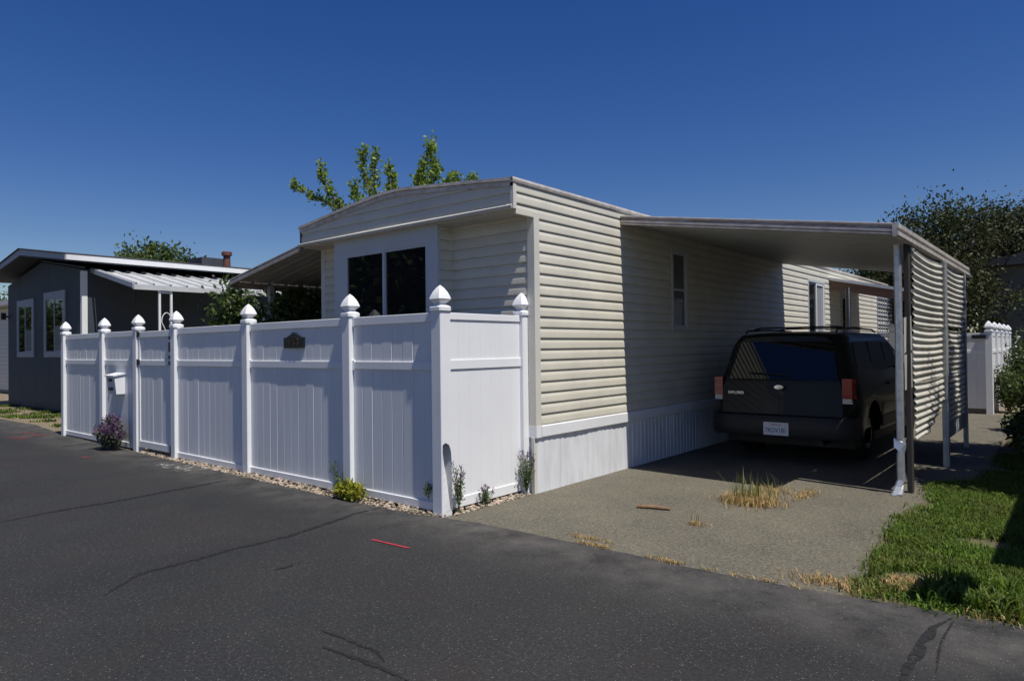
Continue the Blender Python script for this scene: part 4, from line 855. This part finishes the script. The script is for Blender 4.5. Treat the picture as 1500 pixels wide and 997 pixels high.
b_ = bush('lime_plant', 'low lime green plant at the foot of a fence post', (-1.27, -.09, .0), .27, .10, .16, 'lime_leaf', 1300, .05, 'plant', None, None, 0, .03, .6, 22)
def sprig(name, label, base, h, n, spread=.06, flower='lavender_flower', group=None):
    t = thing(name, label, 'plant', tuple(base), group); mb = MB(); L_, Fl = [], []
    for k in range(n):
        a = random.uniform(0, 6.28); u = random.uniform(.2, 1.2); tp = Vector((spread*u*math.cos(a), spread*u*math.sin(a), h*random.uniform(.6, 1.05))); mb.tube([(0, 0, 0), tuple(tp*.5+Vector((0, 0, h*.05))), tuple(tp)], [.003, .0025, .0015], 4, cap=False)
        f = rng.uniform(.25, .92, (22, 1)); L_.append(np.array(tp)[None]*f+rng.normal(0, .008, (22, 3))); 
        if flower and random.random() < .7: Fl.append(np.array(tp)[None]+rng.normal(0, 1, (16, 3))*np.array([.007, .007, .014]))
    mb.build('stem', 'sprig_leaf', t); quads('leaves', leaf_quads(np.concatenate(L_), .035, .8, .3), 'sprig_leaf', t)
    if Fl: quads('flowers', leaf_quads(np.concatenate(Fl), .018, .8, .6), flower, t)['kind'] = 'stuff'
sprig('lavender_sprig', 'lavender sprig poking through the torn fence corner post', (.055, .16, .0), .46, 12, .055); sprig('lavender_sprig', 'lavender sprig with dark flower heads at the fence end post beside the skirting', (.045, 1.17, .0), .44, 18, .085)
sprig('weed_sprig', 'small weed in the pebbles under the fence return panel', (.03, .56, 0), .17, 9, .07); sprig('weed_sprig', 'tiny weed against the front of the corner fence panel', (-.20, .02, .12), .16, 4, .03, None)
sprig('lime_sprig', 'tall thin stalks rising from the lime plant at the fence', (-1.52, -.04, 0), .36, 7, .10, None)
# dry grass clumps on the driveway
def clump(label, base, n, h, sx, sy, green, name='dry_grass_clump'):
    t = thing(name, label, 'grass clump', tuple(base), 'dry grass clumps on the driveway')
    P = np.stack([rng.normal(0, sx, n), rng.normal(0, sy, n), np.zeros(n)-.003], 1); quads('dry_blades', blades(P, h*.38, .0065, 1.0), 'dry_grass', t)['kind'] = 'stuff'
    if green: P = np.stack([rng.normal(-.02, sx*.7, green), rng.normal(.03, sy*.8, green), np.zeros(green)], 1); quads('green_blades', blades(P, h, .0075, .35, .6), 'green_weed', t)['kind'] = 'stuff'
P0 = onZ(1098, 735); clump('big tuft of dry grass with tall green stalks on the driveway', P0, 1400, .21, .125, .11, 100)
P0 = onZ(1178, 725); clump('flat yellow dry grass streak on the driveway near the downspout', P0, 260, .10, .05, .16, 0)
P0 = onZ(1128, 720); clump('dry grass spur behind the big tuft on the driveway', P0, 260, .14, .10, .14, 10)
P0 = onZ(1021, 768); clump('tiny dry grass tuft alone in the middle of the driveway', P0, 90, .10, .04, .035, 6)
P0 = onZ(862, 788); clump('short dry tuft at the seam of driveway and asphalt', P0, 150, .07, .10, .025, 0)
P0 = onZ(1225, 855); clump('yellow dry tuft at the lawn corner by the asphalt edge', P0, 420, .10, .14, .06, 0)
a_, b2_ = onZ(933, 741, .012), onZ(982, 745, .012); mb = MB(); mb.tube([tuple(a_), tuple((a_+b2_)/2+np.array([0, .01, .004])), tuple(b2_)], [.016, .021, .012], 7); tag(mb.build('stick', 'stick'), 'short brown stick lying on the driveway', 'stick')

# climbing shrub by the left awning and dark planting beneath it
bush('climbing_shrub', 'leafy climbing shrub with pale blossoms under the brown edged awning corner', (-6.35, 1.45, 0), .62, .50, 2.85, 'leaf_vine', 15000, .10, 'bush', None, 'petal_pink', 110, .05, .2, 90, 2.75, 1.5)
bush('shaded_shrub', 'shrub with a few white blossoms in the shade below the awning', (-5.45, 2.0, 0), .50, .60, 2.9, 'leaf_vine', 17000, .11, 'bush', None, 'petal', 70, .05, .2, 110, 2.5, 1.8)
bush('shaded_shrub', 'deep green shrub behind the awning posts', (-5.6, 3.2, 0), .75, .8, 3.0, 'leaf_vine', 17000, .12, 'bush', None, None, 0, .06, .2, 110, 2.5, 1.8)
# back yard screen beyond the awning: plain dark board fence
bf = thing('board_fence', 'dark board fence closing the yard beyond the awning', 'fence', (-7.5, 9.6, 0)); BF = Off(bf)
for i in range(34): mb = MB(); mb.box(-11.2+i*.22, -11.2+i*.22+.212, 9.6+random.uniform(-.004, .004), 9.625, 0, 2.3); BF(mb, 'board', 'far_gable')
# tall shrubs added out of view to shade the lower carport sheets and ground
for y_, h_, lab in ((4.55, 4.6, 'unseen tall shrub added for its shade, lowest of the row'), (5.75, 5.3, 'unseen tall shrub added for its shade, middle of the row'), (7.1, 5.8, 'unseen tall shrub added for its shade, highest of the row')):
    bush('shade_shrub', lab, (4.95, y_, 0), .48, .85, h_, 'leaf_vine', 16000, .13, 'bush', 'unseen shrubs added for shade', None, 0, .06, .2, 110)
# rose bushes by the lawn
for k, (px, py, D_, rx_, h_, nf, lab) in enumerate(((1518, 640, 11.5, .36, 1.35, 60, 'low rose bush with white blooms at the edge of the lawn'), (1478, 610, 15.0, .40, 1.1, 10, 'yellow green bush in front of the receding back fence'), (1500, 620, 16.5, .55, 2.0, 40, 'rose bush with white blooms reaching above the back fence'))):
    p_ = onD(px, py, D_); p_[2] = 0
    bush('rose_bush', lab, p_, rx_, rx_, h_, 'leaf_vine' if k != 1 else 'leaf_mid', 2600, .075, 'bush', 'rose bushes by the lawn', 'petal', nf, .075, .2, 26)
P0 = onZ(1440, 690); bush('low_hedge', 'low dark shrubs in the shade between lawn and back fence', (3.95, 7.6, 0), .45, 2.0, .55, 'leaf_vine', 5000, .08, 'bush', None, 'petal', 25, .05, .2, 40)

# across the road, behind the photographer: what the windows mirror
tree('street_tree', 'big leafy tree across the road, mirrored in the front window', (-13.5, -11.0, 0), 9.0, 4.2, 'leaf_mid', 9000, .34, trunk=.25, clump=.5, cz_=.58, group='trees across the road')
tree('street_tree', 'tall tree farther along the road, mirrored in the front window', (-22.0, -15.0, 0), 10.0, 4.5, 'leaf_mid', 9000, .36, trunk=.25, clump=.5, cz_=.58, group='trees across the road')
for k, (x_, y_, h_) in enumerate(((-80, -13.5, 7.2), (-84, -18.5, 6.2), (-90, -24.0, 5.6))):
    tree('street_tree', ('distant tree down the road, mirrored in the dark house window nearest the fence', 'distant tree down the road, mirrored in the dark house window', 'low distant tree at the end of the road')[k], (x_, y_, 0), h_, 4.2, 'leaf_mid', 9000, .45, trunk=.25, clump=.5, cz_=.55, group='trees across the road')
oh = thing('opposite_home', 'pale mobile home across the road, mirrored in the front window', 'house', (-9, -13, 0)); XP = Off(oh)
mb = MB(); mb.box(-14, -5, -17.5, -12.5, 0, 2.7); XP(mb, 'wall', 'siding_trim'); mb = MB(); mb.prism([(-18, 2.7), (-12, 2.7), (-15, 3.5)], 'x', -14.4, -4.6); XP(mb, 'roof', 'far_white')
